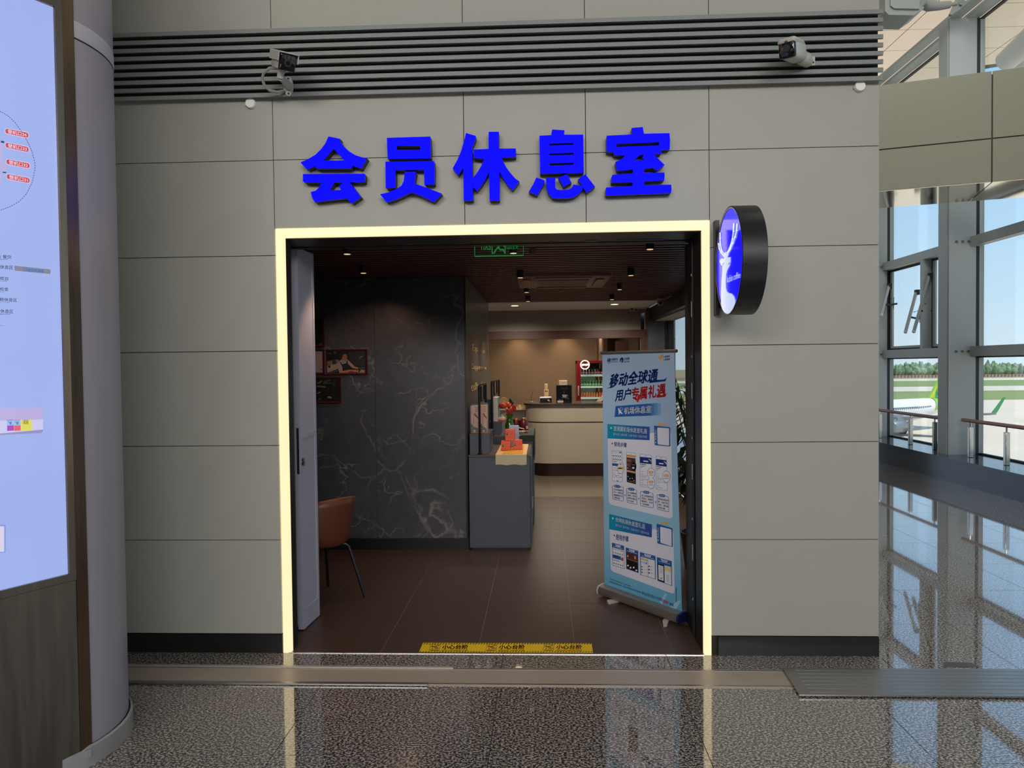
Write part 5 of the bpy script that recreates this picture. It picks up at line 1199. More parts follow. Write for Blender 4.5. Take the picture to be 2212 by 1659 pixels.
rows = ((SH[0], 8, A_y(1280, 795.5, FY+0.14).z-SH[0], m_cola, m_capr, m_labr, 'dark bottle with red cap on top shelf of the drinks fridge', 'cola bottles on the fridge top shelf'),
        (SH[1], 8, A_y(1280, 821.5, FY+0.14).z-SH[1], m_grn, m_capy, m_lab, 'green bottle with yellow cap on second shelf of the drinks fridge', 'green bottles on the fridge second shelf'),
        (SH[2], 9, A_y(1280, 846, FY+0.14).z-SH[2], m_orj, m_capd, m_labr, 'orange juice bottle on third shelf of the drinks fridge', 'orange bottles on the fridge third shelf'),
        (SH[3], 9, A_y(1280, 869, FY+0.14).z-SH[3], m_orj, m_capd, m_lab, 'orange drink bottle on lowest visible fridge shelf behind counter top', 'orange bottles on the lowest shelf'))
for z, n, h, bm_, cm_, lm_, lab, grp in rows:
    x0, x1 = A_y(1257.5, 820, FY+0.14).x, A_y(1301, 820, FY+0.14).x; proto = None
    for k in range(n):
        X = x0+(x1-x0)*k/(n-1)
        if proto is None: proto = bottle(X, FY+0.14, z, h, (x1-x0)/(n-1)*0.43, bm_, cm_, lm_, lab, grp)
        else: copy_tree(proto, (X, FY+0.14, z))
c = A_y(1263.5, 788, FY-0.055)
t = thing('round_badge', 'round glowing white ringed badge at the top corner of drinks fridge', 'badge', c)
rr = 10.2*FY/1580
G(mat('badge_ring', (240, 236, 220), 0.4, emit=0.75)).lathe((0, 0, 0), [(rr*0.78, 0.0), (rr*0.78, 0.012), (rr, 0.012), (rr, -0.008), (rr*0.78, 0.0)], 36).build('ring', t, world=False).rotation_euler = (PI/2, 0, 0)
G(mat('badge_red', (84, 20, 22), 0.4)).lathe((0, 0, 0), [(0.0005, 0.006), (rr*0.79, 0.006), (rr*0.79, -0.006)], 36).build('face', t, world=False).rotation_euler = (PI/2, 0, 0)
g = G(mat('badge_white', (240, 232, 232), 0.4, emit=0.6)); S = lambda px, py, l=0: A_y(px, py, FY-0.0645-l)
put_poly(g, [(1256.4, 786.4), (1260, 785.6), (1264, 786.4), (1270.6, 785.2), (1270.8, 789.2), (1266, 790.6), (1262, 789.6), (1258, 791), (1256.4, 790)], S, g.mats[0]); g.build('band_print', t)
# ------------------------------------------------------------------ tan leather shell chair behind the door leaf
CH0 = Vector((-1.715, 5.50, 0))
ch = thing('shell_chair', 'tan leather shell chair on thin black legs behind the pale door leaf', 'chair', CH0)
f2 = Vector((-0.8, 0.6, 0)); r2v = Vector((0.6, 0.8, 0))
TC = Matrix(((r2v.x, f2.x, 0, CH0.x), (r2v.y, f2.y, 0, CH0.y), (0, 0, 1, 0), (0, 0, 0, 1)))
m_leather = mat('tan_leather', (96, 49, 28), 0.42, noise=(30, 0.08), bump=(160, 0.05))
g = G(m_leather); g.T = TC; NA, NR = 40, 14; vs = []; fs = []
def rim(th):     # th measured from the back
    a = abs(th)
    if a < 0.9: return 0.80-0.03*(a/0.9)**2
    if a < 2.2: return 0.77-0.24*((a-0.9)/1.3)**1.2
    return 0.53-0.065*min(1, (a-2.2)/0.7)
for i in range(NR+1):
    t_ = i/NR
    for k in range(NA):
        th = -PI+2*PI*k/NA; h = rim(th)
        if t_ < 0.45: r = 0.185*t_/0.45; z = 0.425+0.012*(t_/0.45)**2
        else:
            u = (t_-0.45)/0.55; r = 0.185+0.065*u**0.75; z = 0.437+(h-0.437)*u**1.25
        vs.append((math.sin(th)*r*1.06, -math.cos(th)*r*0.98, z))
for i in range(NR):
    for k in range(NA):
        a = i*NA+k; b = i*NA+(k+1) % NA; fs.append((a, b, b+NA, a+NA))
g.add(vs, fs, None, True); sh = g.build('shell', ch); md = sh.modifiers.new('thick', 'SOLIDIFY'); md.thickness = 0.014; md.offset = 0
g = G(mat('leather_piping', (150, 80, 46), 0.4)); g.T = TC; pts = []
for k in range(NA+1):
    th = -PI+2*PI*k/NA; pts.append((math.sin(th)*0.25*1.06, -math.cos(th)*0.25*0.98, rim(th)))
g.tube(pts, 0.006, 6, cap=False); g.build('piping', sh)
m_leg = mat('black_leg', (14, 14, 15), 0.4)
for sx_ in (-1, 1):
    for sy_ in (-1, 1):
        g = G(m_leg); g.T = TC; g.tube([(0.05*sx_, 0.06*sy_, 0.415), (0.135*sx_, 0.13*sy_, 0.418), (0.15*sx_, 0.145*sy_, 0.40), (0.23*sx_, 0.23*sy_, 0.002)], 0.0115, 8); g.build('leg', ch)
g = G(m_leg); g.T = TC; g.box(-0.1, 0.1, -0.09, 0.09, 0.408, 0.424); g.build('seat_plate', ch)

# ------------------------------------------------------------------ roll-up banner
BL, BR = A_z(1306, 1286), A_z(1473.5, 1348); BL.z = BR.z = 0
dB = (BR-BL); WB = dB.length; dB.normalize(); nB = Vector((dB.y, -dB.x, 0))
if nB.y > 0: nB = -nB
zT = A_y(1303, 763, BL.y).z
TL = Vector((BL.x, BL.y, zT))-dB*0.004; q_ = A_plane(1456.5, 757, BL, nB); TR = TL+dB*(q_-TL).dot(dB)
zB = 0.075
B0 = BL+Vector((0, 0, zB)); B1 = BR+Vector((0, 0, zB))
def BP(u, v, lift=0.0): return (B0*(1-u)+B1*u)*(1-v)+(TL*(1-u)+TR*u)*v+nB*lift
def buv(px, py):
    u, v = 0.5, 0.5
    for _ in range(8):
        x, y = proj(BP(u, v)); h = 1e-3
        xu, yu = proj(BP(u+h, v)); xv, yv = proj(BP(u, v+h))
        a, b, c, d = (xu-x)/h, (xv-x)/h, (yu-y)/h, (yv-y)/h; D = a*d-b*c
        ex, ey = px-x, py-y; u += (ex*d-ey*b)/D; v += (ey*a-ex*c)/D
    return u, v
def SB(px, py, lift=0.0): return BP(*buv(px, py), lift)
bn = thing('roll_up_banner', 'blue roll-up lounge banner with phone screenshots standing inside the doorway', 'banner', BL)
m_fab = bpy.data.materials.new('banner_fabric'); m_fab.use_nodes = True; nt = m_fab.node_tree; b = nt.nodes['Principled BSDF']
ge = nt.nodes.new('ShaderNodeNewGeometry'); se = nt.nodes.new('ShaderNodeSeparateXYZ'); ra = nt.nodes.new('ShaderNodeValToRGB'); mr = nt.nodes.new('ShaderNodeMapRange'); mr.inputs['From Max'].default_value = zT
ra.color_ramp.elements[0].position = 0.0; ra.color_ramp.elements[0].color = lin((92, 172, 212)); ra.color_ramp.elements[1].position = 1.0; ra.color_ramp.elements[1].color = lin((182, 204, 234))
e = ra.color_ramp.elements.new(0.25); e.color = lin((146, 202, 232)); e = ra.color_ramp.elements.new(0.6); e.color = lin((158, 194, 228))
L_ = nt.links.new; L_(ge.outputs['Position'], se.inputs[0]); L_(se.outputs['Z'], mr.inputs[0]); L_(mr.outputs[0], ra.inputs[0]); L_(ra.outputs[0], b.inputs['Base Color']); b.inputs['Roughness'].default_value = 0.35
g = G(m_fab); n = 14; vs = []; fs = []
for j in range(n+1):
    for i in range(n+1): vs.append(BP(i/n, j/n))
for j in range(n):
    for i in range(n): a = j*(n+1)+i; fs.append((a, a+1, a+n+2, a+n+1))
g.add(vs, fs, None, True); g.build('fabric', bn)
m_alus = mat('banner_base_metal', (150, 142, 136), 0.35, 0.7)
prof = [(-0.055, 0.02), (-0.06, 0.06), (-0.03, 0.085), (0.0, 0.088), (0.05, 0.075), (0.062, 0.045), (0.055, 0.02)]
g = G(m_alus); P = [[p+nB*a+Vector((0, 0, z)) for a, z in prof] for p in (BL-dB*0.012, BR+dB*0.006)]; bridge(g, P[0], P[1]); g.add(P[0], [tuple(range(len(prof)))]); g.add(P[1], [tuple(range(len(prof)))]); g.build('base', bn)
g = G(m_white); Q = [BL-dB*0.02+nB*a*1.06+Vector((0, 0, z*1.06-0.002)) for a, z in prof]; g.prism(Q, [], lambda p: p+dB*0.008); g.build('end_cap', bn)
g = G(mat('navy_end_cap', (22, 32, 78), 0.4)); Q = [BR+dB*0.006+nB*a*1.06+Vector((0, 0, z*1.06-0.002)) for a, z in prof]; g.prism(Q, [], lambda p: p+dB*0.016); g.build('end_cap', bn)
for pts in ([(1310,1296),(1344,1291),(1347,1294.5),(1314,1302)], [(1431,1341),(1436,1334),(1447,1335),(1441,1349),(1433,1350)]):
    g = G(mat('grey_foot', (176, 170, 164), 0.45)); g.prism([A_z(x, y, 0.016) for x, y in round_rect(*pts[:4], 0.4)] if len(pts) == 4 else [A_z(x, y, 0.016) for x, y in pts], [], lambda p: Vector((p.x, p.y, 0.001))); g.build('foot', bn)
g = G(m_alus); dT = (TR-TL).normalized(); g.tube([TL-dT*0.01, TR+dT*0.022], 0.012, 8); g.build('top_rail', bn)
g = G(m_alus); mid = (BL+BR)/2-nB*0.03; g.tube([mid+Vector((0, 0, 0.05)), (TL+TR)/2-nB*0.015], 0.01, 8); g.build('support_pole', bn)

q_navy = mat('ink_navy', (26, 52, 128), 0.4); q_red = mat('ink_red', (206, 46, 36), 0.4); q_blue = mat('ink_blue', (40, 96, 170), 0.4); q_teal = mat('ink_teal', (20, 150, 186), 0.4); q_white = mat('ink_white', (236, 240, 250), 0.4); q_card = mat('ink_card', (228, 228, 244), 0.4)
q_dark = mat('ink_dark', (40, 44, 70), 0.4); q_orange = mat('ink_orange', (226, 150, 80), 0.4); q_gold = mat('ink_gold', (226, 176, 84), 0.4); q_brown = mat('ink_brown', (86, 52, 44), 0.4); q_blk = mat('ink_black', (30, 24, 26), 0.4); q_ph = mat('ink_phone', (232, 234, 244), 0.4); q_grey = mat('ink_grey', (150, 154, 172), 0.4); q_lb = mat('ink_light_blue', (96, 150, 208), 0.4)
g = G(q_navy)
B = lambda pts, m_, l=0.0006, holes=(): put_poly(g, pts, SB, m_, l, holes)
T_ = lambda s, q, m_, l=0.0018, bold=0.0, sh=0.0: put_text(g, s, q, SB, m_, l, bold, sh)
K = lambda pts, wd, m_, l=0.0015, c=False: put_stroke(g, pts, wd, SB, m_, l, c)
# company marks in the corners
for k in range(4): K([(1312.6+k*1.6, 781.5-k*0.4), (1314.4+k*1.4, 776.2-k*0.6)], 0.9, q_navy); K([(1312.8+k*1.5, 776.8-k*0.5), (1315.0+k*1.3, 782.4-k*0.5)], 0.6, q_navy)
K(ell(1315.6, 779, 3.2, 5.6, 14), 0.7, q_navy, 0.0015, True)
T_('中国移动', [(1320, 779.4), (1335, 778), (1335, 773), (1320, 774.2)], q_navy, 0.0018, 0.015); T_('China Mobile', [(1320, 783.4), (1335, 782.2), (1335, 779.6), (1320, 780.8)], q_navy)
B([(1339,782),(1339.2,776),(1342,772.3),(1345,772),(1347,775),(1346.6,779),(1345,783.2),(1342.5,783.4),(1342.4,777.5),(1341,779),(1340.4,782)], q_navy); K([(1343.6,776),(1343.4,782)], 0.6, q_lb)
T_('全球通', [(1348.2, 778.4), (1360, 777), (1360, 771.2), (1348.2, 772.4)], q_navy, 0.0018, 0.01); T_('GoTone', [(1348.2, 783.4), (1360, 782), (1360, 778.6), (1348.2, 779.9)], q_navy, 0.0018, 0.015)
B([(1427.4,780),(1423.5,775.5),(1422.3,770.5),(1424,767.4),(1427,768.4),(1430,765.2),(1432.3,768),(1431.2,774)], q_gold); B([(1427,768.4),(1430,765.2),(1432.3,768),(1431.4,771.5),(1428,772.5)], mat('ink_pink', (226, 140, 130), 0.4), 0.0009)
T_('心级服务', [(1433.6, 772.6), (1447.4, 771.4), (1447.4, 767), (1433.6, 768.4)], q_dark, 0.0018, 0.015); T_('让爱连接', [(1433.6, 778.8), (1447.4, 777.8), (1447.4, 773.4), (1433.6, 774.4)], q_dark, 0.0018, 0.015)
# headline
T_('移动全球通', [(1315, 838.5), (1419.5, 824), (1424, 795), (1320.5, 807.5)], q_navy, 0.0018, 0.03)
B([(1403,821.5),(1434,819.8),(1437.8,818),(1441.5,814.5),(1437.5,823.6),(1403,827.3)], q_navy, 0.0016); B([(1310,838.5),(1318,836.5),(1322,826),(1325,824),(1321.5,838.5)], q_navy, 0.0016)
T_('用户', [(1328.3, 868), (1362, 862), (1364.6, 837), (1331.8, 841.8)], q_navy, 0.0018, 0.03); T_('专属礼遇', [(1362.6, 866.5), (1437.5, 856.5), (1439.5, 827.3), (1365.4, 837.2)], q_red, 0.0018, 0.03)
B([(1420,854.5),(1434,853),(1441,849.4),(1437.6,857.4),(1420,859)], q_red, 0.0016); B([(1375,866),(1377,869),(1380,868),(1383,852),(1379,852)], q_red, 0.0016)
B([(1330,877.2),(1400,872),(1400,898),(1327.6,900.6)], q_blue)
for k, cc_ in enumerate(((58, 110, 178), (82, 130, 190), (108, 152, 204), (134, 176, 218))): B([(1400+7*k, 872-0.5*k), (1407+7*k, 871.5-0.5*k), (1407+7*k, 897.6-0.3*k), (1400+7*k, 898-0.3*k)], mat('ink_fade_%d' % cc_[0], cc_, 0.4))
T_('机场休息室', [(1348.3, 894.6), (1407.4, 892), (1407.4, 875.6), (1348.3, 879.8)], q_white, 0.0018, 0.025)
B([(1335.2,882),(1337,881.5),(1338.4,885),(1342,889),(1346,894.6),(1343.5,893),(1342.5,895.8),(1341,891.6),(1338.4,892.5),(1337.8,896),(1336.6,895.5),(1336.8,889)], q_white, 0.0012); K(ell(1342.4, 883.4, 2.8, 3.4, 12), 0.6, q_white, 0.0012, True)
def offer(hd, card, title, tq, sub, sq, bullet, use, uq, tri, tag_, inner, bow):
    B(round_rect(*card, 0.06), q_card, 0.0005)
    x0, x1 = hd[0][0], hd[1][0]; N = 6
    for k in range(N):
        u0, u1 = k/N, (k+1)/N; f_ = k/(N-1)
        cc_ = (int(20+(52-20)*f_), int(150+(86-150)*f_), int(186+(166-186)*f_))
        def bt(u): return (hd[0][0]+(hd[1][0]-hd[0][0])*u, hd[0][1]+(hd[1][1]-hd[0][1])*u)
        def tp_(u): return (hd[3][0]+(hd[2][0]-hd[3][0])*u, hd[3][1]+(hd[2][1]-hd[3][1])*u)
        B([bt(u0), bt(u1), tp_(u1), tp_(u0)], mat('ink_header_%d' % k, cc_, 0.4), 0.0009)
    T_(title, tq, q_white, 0.0018, 0.02); T_(sub, sq, q_white, 0.0018, 0.01); B(ell(bullet[0], bullet[1], 1.6, 2.2, 10), q_white, 0.0014)
    T_(use, uq, q_blue, 0.0018, 0.015); B(tri, q_navy, 0.0012)
    B(round_rect(*tag_, 0.06), q_blue, 0.0009); B(round_rect(*inner, 0.1), q_card, 0.0012)
    for s_ in (-1, 1): B([(bow[0], bow[1]+1), (bow[0]+s_*2, bow[1]-3.4), (bow[0]+s_*6, bow[1]-4.4), (bow[0]+s_*8.6, bow[1]-0.5), (bow[0]+s_*7, bow[1]+2.2), (bow[0]+s_*2.5, bow[1]+2)], q_gold, 0.0014)
    a, b_, c_, d_ = tag_[0], tag_[1], tag_[2], tag_[3]
    for k, chh in enumerate('立即查看'):
        y = d_[1]+8+k*6.2; T_(chh, [(d_[0]+2.0, y+5), (d_[0]+5.4, y+5.4), (d_[0]+5.4, y+0.4), (d_[0]+2.0, y)], q_white, 0.0018, 0.01)
    y = d_[1]+33.5; B([(d_[0]+2.6, y+3.6), (d_[0]+5.4, y+4), (d_[0]+4, y)], q_white, 0.0014)
offer([(1312.4,947),(1403.6,951),(1403.6,922),(1312.4,916)], [(1315,1089),(1453,1121),(1450,932),(1312.6,943)], '京津冀机场休息室礼遇', [(1326,931),(1398,937.2),(1398,926.3),(1326,919.6)], '银卡1次｜金卡2次｜白金卡2次｜钻石卡3次', [(1325.5,940.6),(1398,946.6),(1398,940.6),(1325.5,934.4)], (1320.3,924.2), '使用步骤', [(1326.5,963.8),(1354,966.8),(1354,956.6),(1326.5,953.8)], [(1321.6,960.5),(1325,958),(1321.6,955.4)], [(1414.3,961.5),(1448.5,964.5),(1448,922.8),(1413,919.4)], [(1420.8,959.8),(1445.6,962.6),(1445.6,925.2),(1420,923.6)], (1429.6,917.4))
offer([(1316,1143),(1408.2,1161),(1408.6,1133),(1316,1110)], [(1319.6,1233),(1457.5,1284),(1454.4,1145.5),(1317,1138)], '全网机场休息室礼遇', [(1329.8,1126.6),(1393.7,1143.4),(1393.7,1132),(1329.8,1116.6)], '银卡1次｜金卡2次｜白金卡3次｜钻石卡5次', [(1329.8,1136.6),(1402.7,1156),(1402.7,1150),(1329.8,1130.8)], (1323.9,1119.6), '使用步骤', [(1330.6,1165.8),(1358,1170.8),(1358,1158.2),(1330.6,1153.2)], [(1326,1159),(1328.8,1156.8),(1326,1154)], [(1420,1173.7),(1453.6,1181.7),(1452.8,1141),(1418.4,1130.8)], [(1426.7,1172.4),(1451.3,1180.3),(1450.8,1143.6),(1426.2,1137.4)], (1435.3,1130.4))
def lerp4(qd, s, t): # s across, t from the top down
    bl, br, tr, tl = qd
    return ((tl[0]*(1-s)+tr[0]*s)*(1-t)+(bl[0]*(1-s)+br[0]*s)*t, (tl[1]*(1-s)+tr[1]*s)*(1-t)+(bl[1]*(1-s)+br[1]*s)*t)
def sub_(qd, s0, t0, s1, t1): return [lerp4(qd, s0, t1), lerp4(qd, s1, t1), lerp4(qd, s1, t0), lerp4(qd, s0, t0)]
def screen(qd, kind):
    B(round_rect(*qd, 0.14), q_lb, 0.0008); B(round_rect(*sub_(qd, 0.03, 0.01, 0.97, 0.99), 0.14), q_ph, 0.0010)
    if kind == 'app':
        for k in range(4): B(sub_(qd, 0.08+0.14*k, 0.045, 0.17+0.14*k, 0.06), q_dark, 0.0012)
        B(sub_(qd, 0.72, 0.03, 0.95, 0.08), q_teal, 0.0012); K([lerp4(qd, 0.1, 0.1), lerp4(qd, 0.75, 0.1)], 0.5, q_grey)
        for j in range(2):
            for k in range(5): B(sub_(qd, 0.1+0.17*k, 0.16+0.11*j, 0.19+0.17*k, 0.195+0.11*j), q_dark, 0.0012); B(sub_(qd, 0.09+0.17*k, 0.21+0.11*j, 0.2+0.17*k, 0.222+0.11*j), q_grey, 0.0012)
        B(sub_(qd, 0.06, 0.36, 0.5, 0.375), q_dark, 0.0012); B(sub_(qd, 0.04, 0.42, 0.6, 0.50), q_blue, 0.0012); B(sub_(qd, 0.04, 0.565, 0.6, 0.575), q_orange, 0.0012)
        for k in range(3): B(sub_(qd, 0.1+0.17*k, 0.62, 0.18+0.17*k, 0.65), q_lb, 0.0012)
        for t0 in (0.73, 0.79, 0.85): B(sub_(qd, 0.08, t0, 0.3, t0+0.012), q_grey, 0.0012); B(sub_(qd, 0.5, t0, 0.8, t0+0.012), q_grey, 0.0012)
        B(ell(*lerp4(qd, 0.4, 0.82), 0.9, 1.4, 8), q_dark, 0.0012); B(ell(*lerp4(qd, 0.87, 0.84), 0.9, 1.4, 8), q_red, 0.0012); B([lerp4(qd, 0.42, 0.985), lerp4(qd, 0.62, 0.985), lerp4(qd, 0.52, 0.945)], q_navy, 0.0012)
    if kind == 'dark':
        B(sub_(qd, 0.03, 0.08, 0.98, 0.15), q_orange, 0.0012); B(sub_(qd, 0.03, 0.17, 0.98, 0.6), q_brown, 0.0012); B(sub_(qd, 0.05, 0.22, 0.5, 0.31), mat('ink_wood', (130, 96, 74), 0.4), 0.0014); B(sub_(qd, 0.05, 0.36, 0.4, 0.46), mat('ink_mauve', (112, 76, 84), 0.4), 0.0014)
        B(sub_(qd, 0.03, 0.61, 0.98, 0.65), q_orange, 0.0012); B(sub_(qd, 0.03, 0.65, 0.98, 0.985), q_blk, 0.0012); B(sub_(qd, 0.1, 0.93, 0.95, 0.94), q_orange, 0.0014)
        for s_, t0 in ((0.15, 0.8), (0.36, 0.85), (0.62, 0.83), (0.8, 0.88), (0.12, 0.52), (0.15, 0.4)): B(ell(*lerp4(qd, s_, t0), 1.2, 0.9, 8), q_card, 0.0014)
        B(sub_(qd, 0.42, 0.04, 0.62, 0.05), q_dark, 0.0014)
    if kind == 'air':
        B(sub_(qd, 0.4, 0.04, 0.6, 0.052), q_dark, 0.0012); B(sub_(qd, 0.02, 0.085, 0.98, 0.28), q_navy, 0.0012); B(sub_(qd, 0.3, 0.19, 0.7, 0.225), q_white, 0.0014); K([lerp4(qd, 0.74, 0.13), lerp4(qd, 0.97, 0.17)], 1.1, q_white); K([lerp4(qd, 0.84, 0.14), lerp4(qd, 0.95, 0.21)], 0.7, q_white)
        B(sub_(qd, 0.06, 0.305, 0.52, 0.325), q_dark, 0.0012)
        for t0, s1, m_ in ((0.36, 0.4, q_dark), (0.40, 0.2, q_dark), (0.52, 0.34, q_gold), (0.6, 0.3, q_grey), (0.65, 0.6, q_grey), (0.69, 0.5, q_grey), (0.80, 0.36, q_gold), (0.88, 0.3, q_grey), (0.93, 0.6, q_grey)): B(sub_(qd, 0.08, t0, s1, t0+0.014), m_, 0.0012)
        B(sub_(qd, 0.08, 0.74, 0.92, 0.78), mat('ink_pale', (206, 206, 220), 0.4), 0.0011)
P1 = [(1322.6,1039.6),(1345,1041.8),(1343.9,974),(1321.7,971.8)]; P2 = [(1354,1041.8),(1374,1046.8),(1373,978.5),(1352.9,976.3)]; P3 = [(1382.7,1051.3),(1409,1053.6),(1408,983),(1381.8,980.3)]; P4 = [(1417.5,1056.7),(1442.4,1060.8),(1440,988),(1416.6,984.9)]
screen(P1, 'app'); screen(P2, 'dark'); screen(P3, 'air'); screen(P4, 'air')
for cx, cy, rx, ry, kd in ((1341, 1011.5, 7.7, 12.2, 0), (1369.4, 1007.5, 5.6, 10, 1), (1406.7, 1022.4, 8.6, 11.8, 2), (1407, 1043.4, 8.6, 12.6, 2), (1439.7, 1029.6, 8.6, 13, 2)):
    B(ell(cx, cy, rx, ry), q_blue if kd != 1 else q_blk, 0.0018); B(ell(cx, cy, rx-0.7, ry-0.8), q_blk if kd == 1 else q_ph, 0.0021)
    if kd == 0: B(rect(cx-6, cy-5, cx+6.3, cy+4.5), mat('ink_cream', (240, 220, 170), 0.4), 0.0024); B(rect(cx-5, cy-1.3, cx+3, cy+1.3), q_dark, 0.0027); B(rect(cx+4, cy-1.6, cx+5.4, cy+1.8), q_blk, 0.0027); B(ell(cx, cy-8.4, 2.6, 1.6, 10), q_orange, 0.0024)
    if kd == 1: B(ell(cx-1, cy+3.2, 2.6, 2, 12), q_card, 0.0024); B(rect(cx-3.4, cy-4, cx+2.6, cy-3), q_grey, 0.0024)
    if kd == 2: B(round_rect(*rect(cx-5, cy-4.6, cx+5.2, cy+0.4), 0.4), q_orange, 0.0024); B(rect(cx-3, cy-2.6, cx+3, cy-1.4), q_white, 0.0027); B(rect(cx-5, cy+3.2, cx+5.4, cy+4.6), q_grey, 0.0024)
STEP = (([(1324,1078),(1346.6,1083),(1346.6,1051.8),(1323,1049)], (1333.7,1050.4), '第一步', ('打开中国移动', 'APP，搜索至', '金融商城后点击', '“领取权益”')),
        ([(1354.7,1085.2),(1376.4,1090),(1375,1058),(1353.3,1055)], (1364,1056.6), '第二步', ('进入金融商城', '页面后，找到首', '屏机场礼遇后点', '击“去领取”')),
        ([(1384,1092.5),(1411.7,1097.4),(1410.8,1065.3),(1383.2,1061.3)], (1396.3,1063.2), '第三步', ('进入京津冀机场', '页面后，选择所', '需服务，点击', '“立即领取”')),
        ([(1420.3,1100),(1445,1106),(1444.7,1073),(1419.3,1068)], (1430.6,1070.4), '第四步', ('领取兑权益到', '账，点击“前往', '使用”，即可查', '询权礼遇。')))
for qd, pc, st, lines_ in STEP:
    rr_ = round_rect(*qd, 0.12); K(rr_, 0.9, q_blue, 0.0010, True)
    B(round_rect((pc[0]-6.3, pc[1]+2.4), (pc[0]+6.3, pc[1]+4), (pc[0]+6.3, pc[1]-2.2), (pc[0]-6.3, pc[1]-3.6), 0.48), q_blue, 0.0014)
    T_(st, [(pc[0]-4.4, pc[1]+1.6), (pc[0]+4.4, pc[1]+2.7), (pc[0]+4.4, pc[1]-1.2), (pc[0]-4.4, pc[1]-2.3)], q_white, 0.0019, 0.01)
    for k, s_ in enumerate(lines_):
        w_ = 0.86 if k < 3 else 0.62
        T_(s_, sub_(qd, 0.09, 0.2+0.195*k, 0.09+w_, 0.335+0.195*k), q_dark, 0.0014, 0.012)
for x, y in ((1350.4, 1070), (1380, 1077.4), (1416, 1084.2)): B([(x-1.2, y-2.8), (x+1.5, y+0.2), (x-1.2, y+3), (x-0.3, y+0.1)], q_navy, 0.0012)
C1 = [(1323.2,1221.5),(1349,1228.9),(1348.3,1179.2),(1322,1172)]; C2 = [(1353,1228.5),(1379.5,1238),(1378.9,1190),(1351.4,1182.3)]; C3 = [(1383.9,1241.9),(1416.8,1251.7),(1416.3,1201),(1382.3,1192.2)]; C4 = [(1420.4,1254.4),(1452,1265.9),(1451.3,1212),(1418.8,1203.2)]
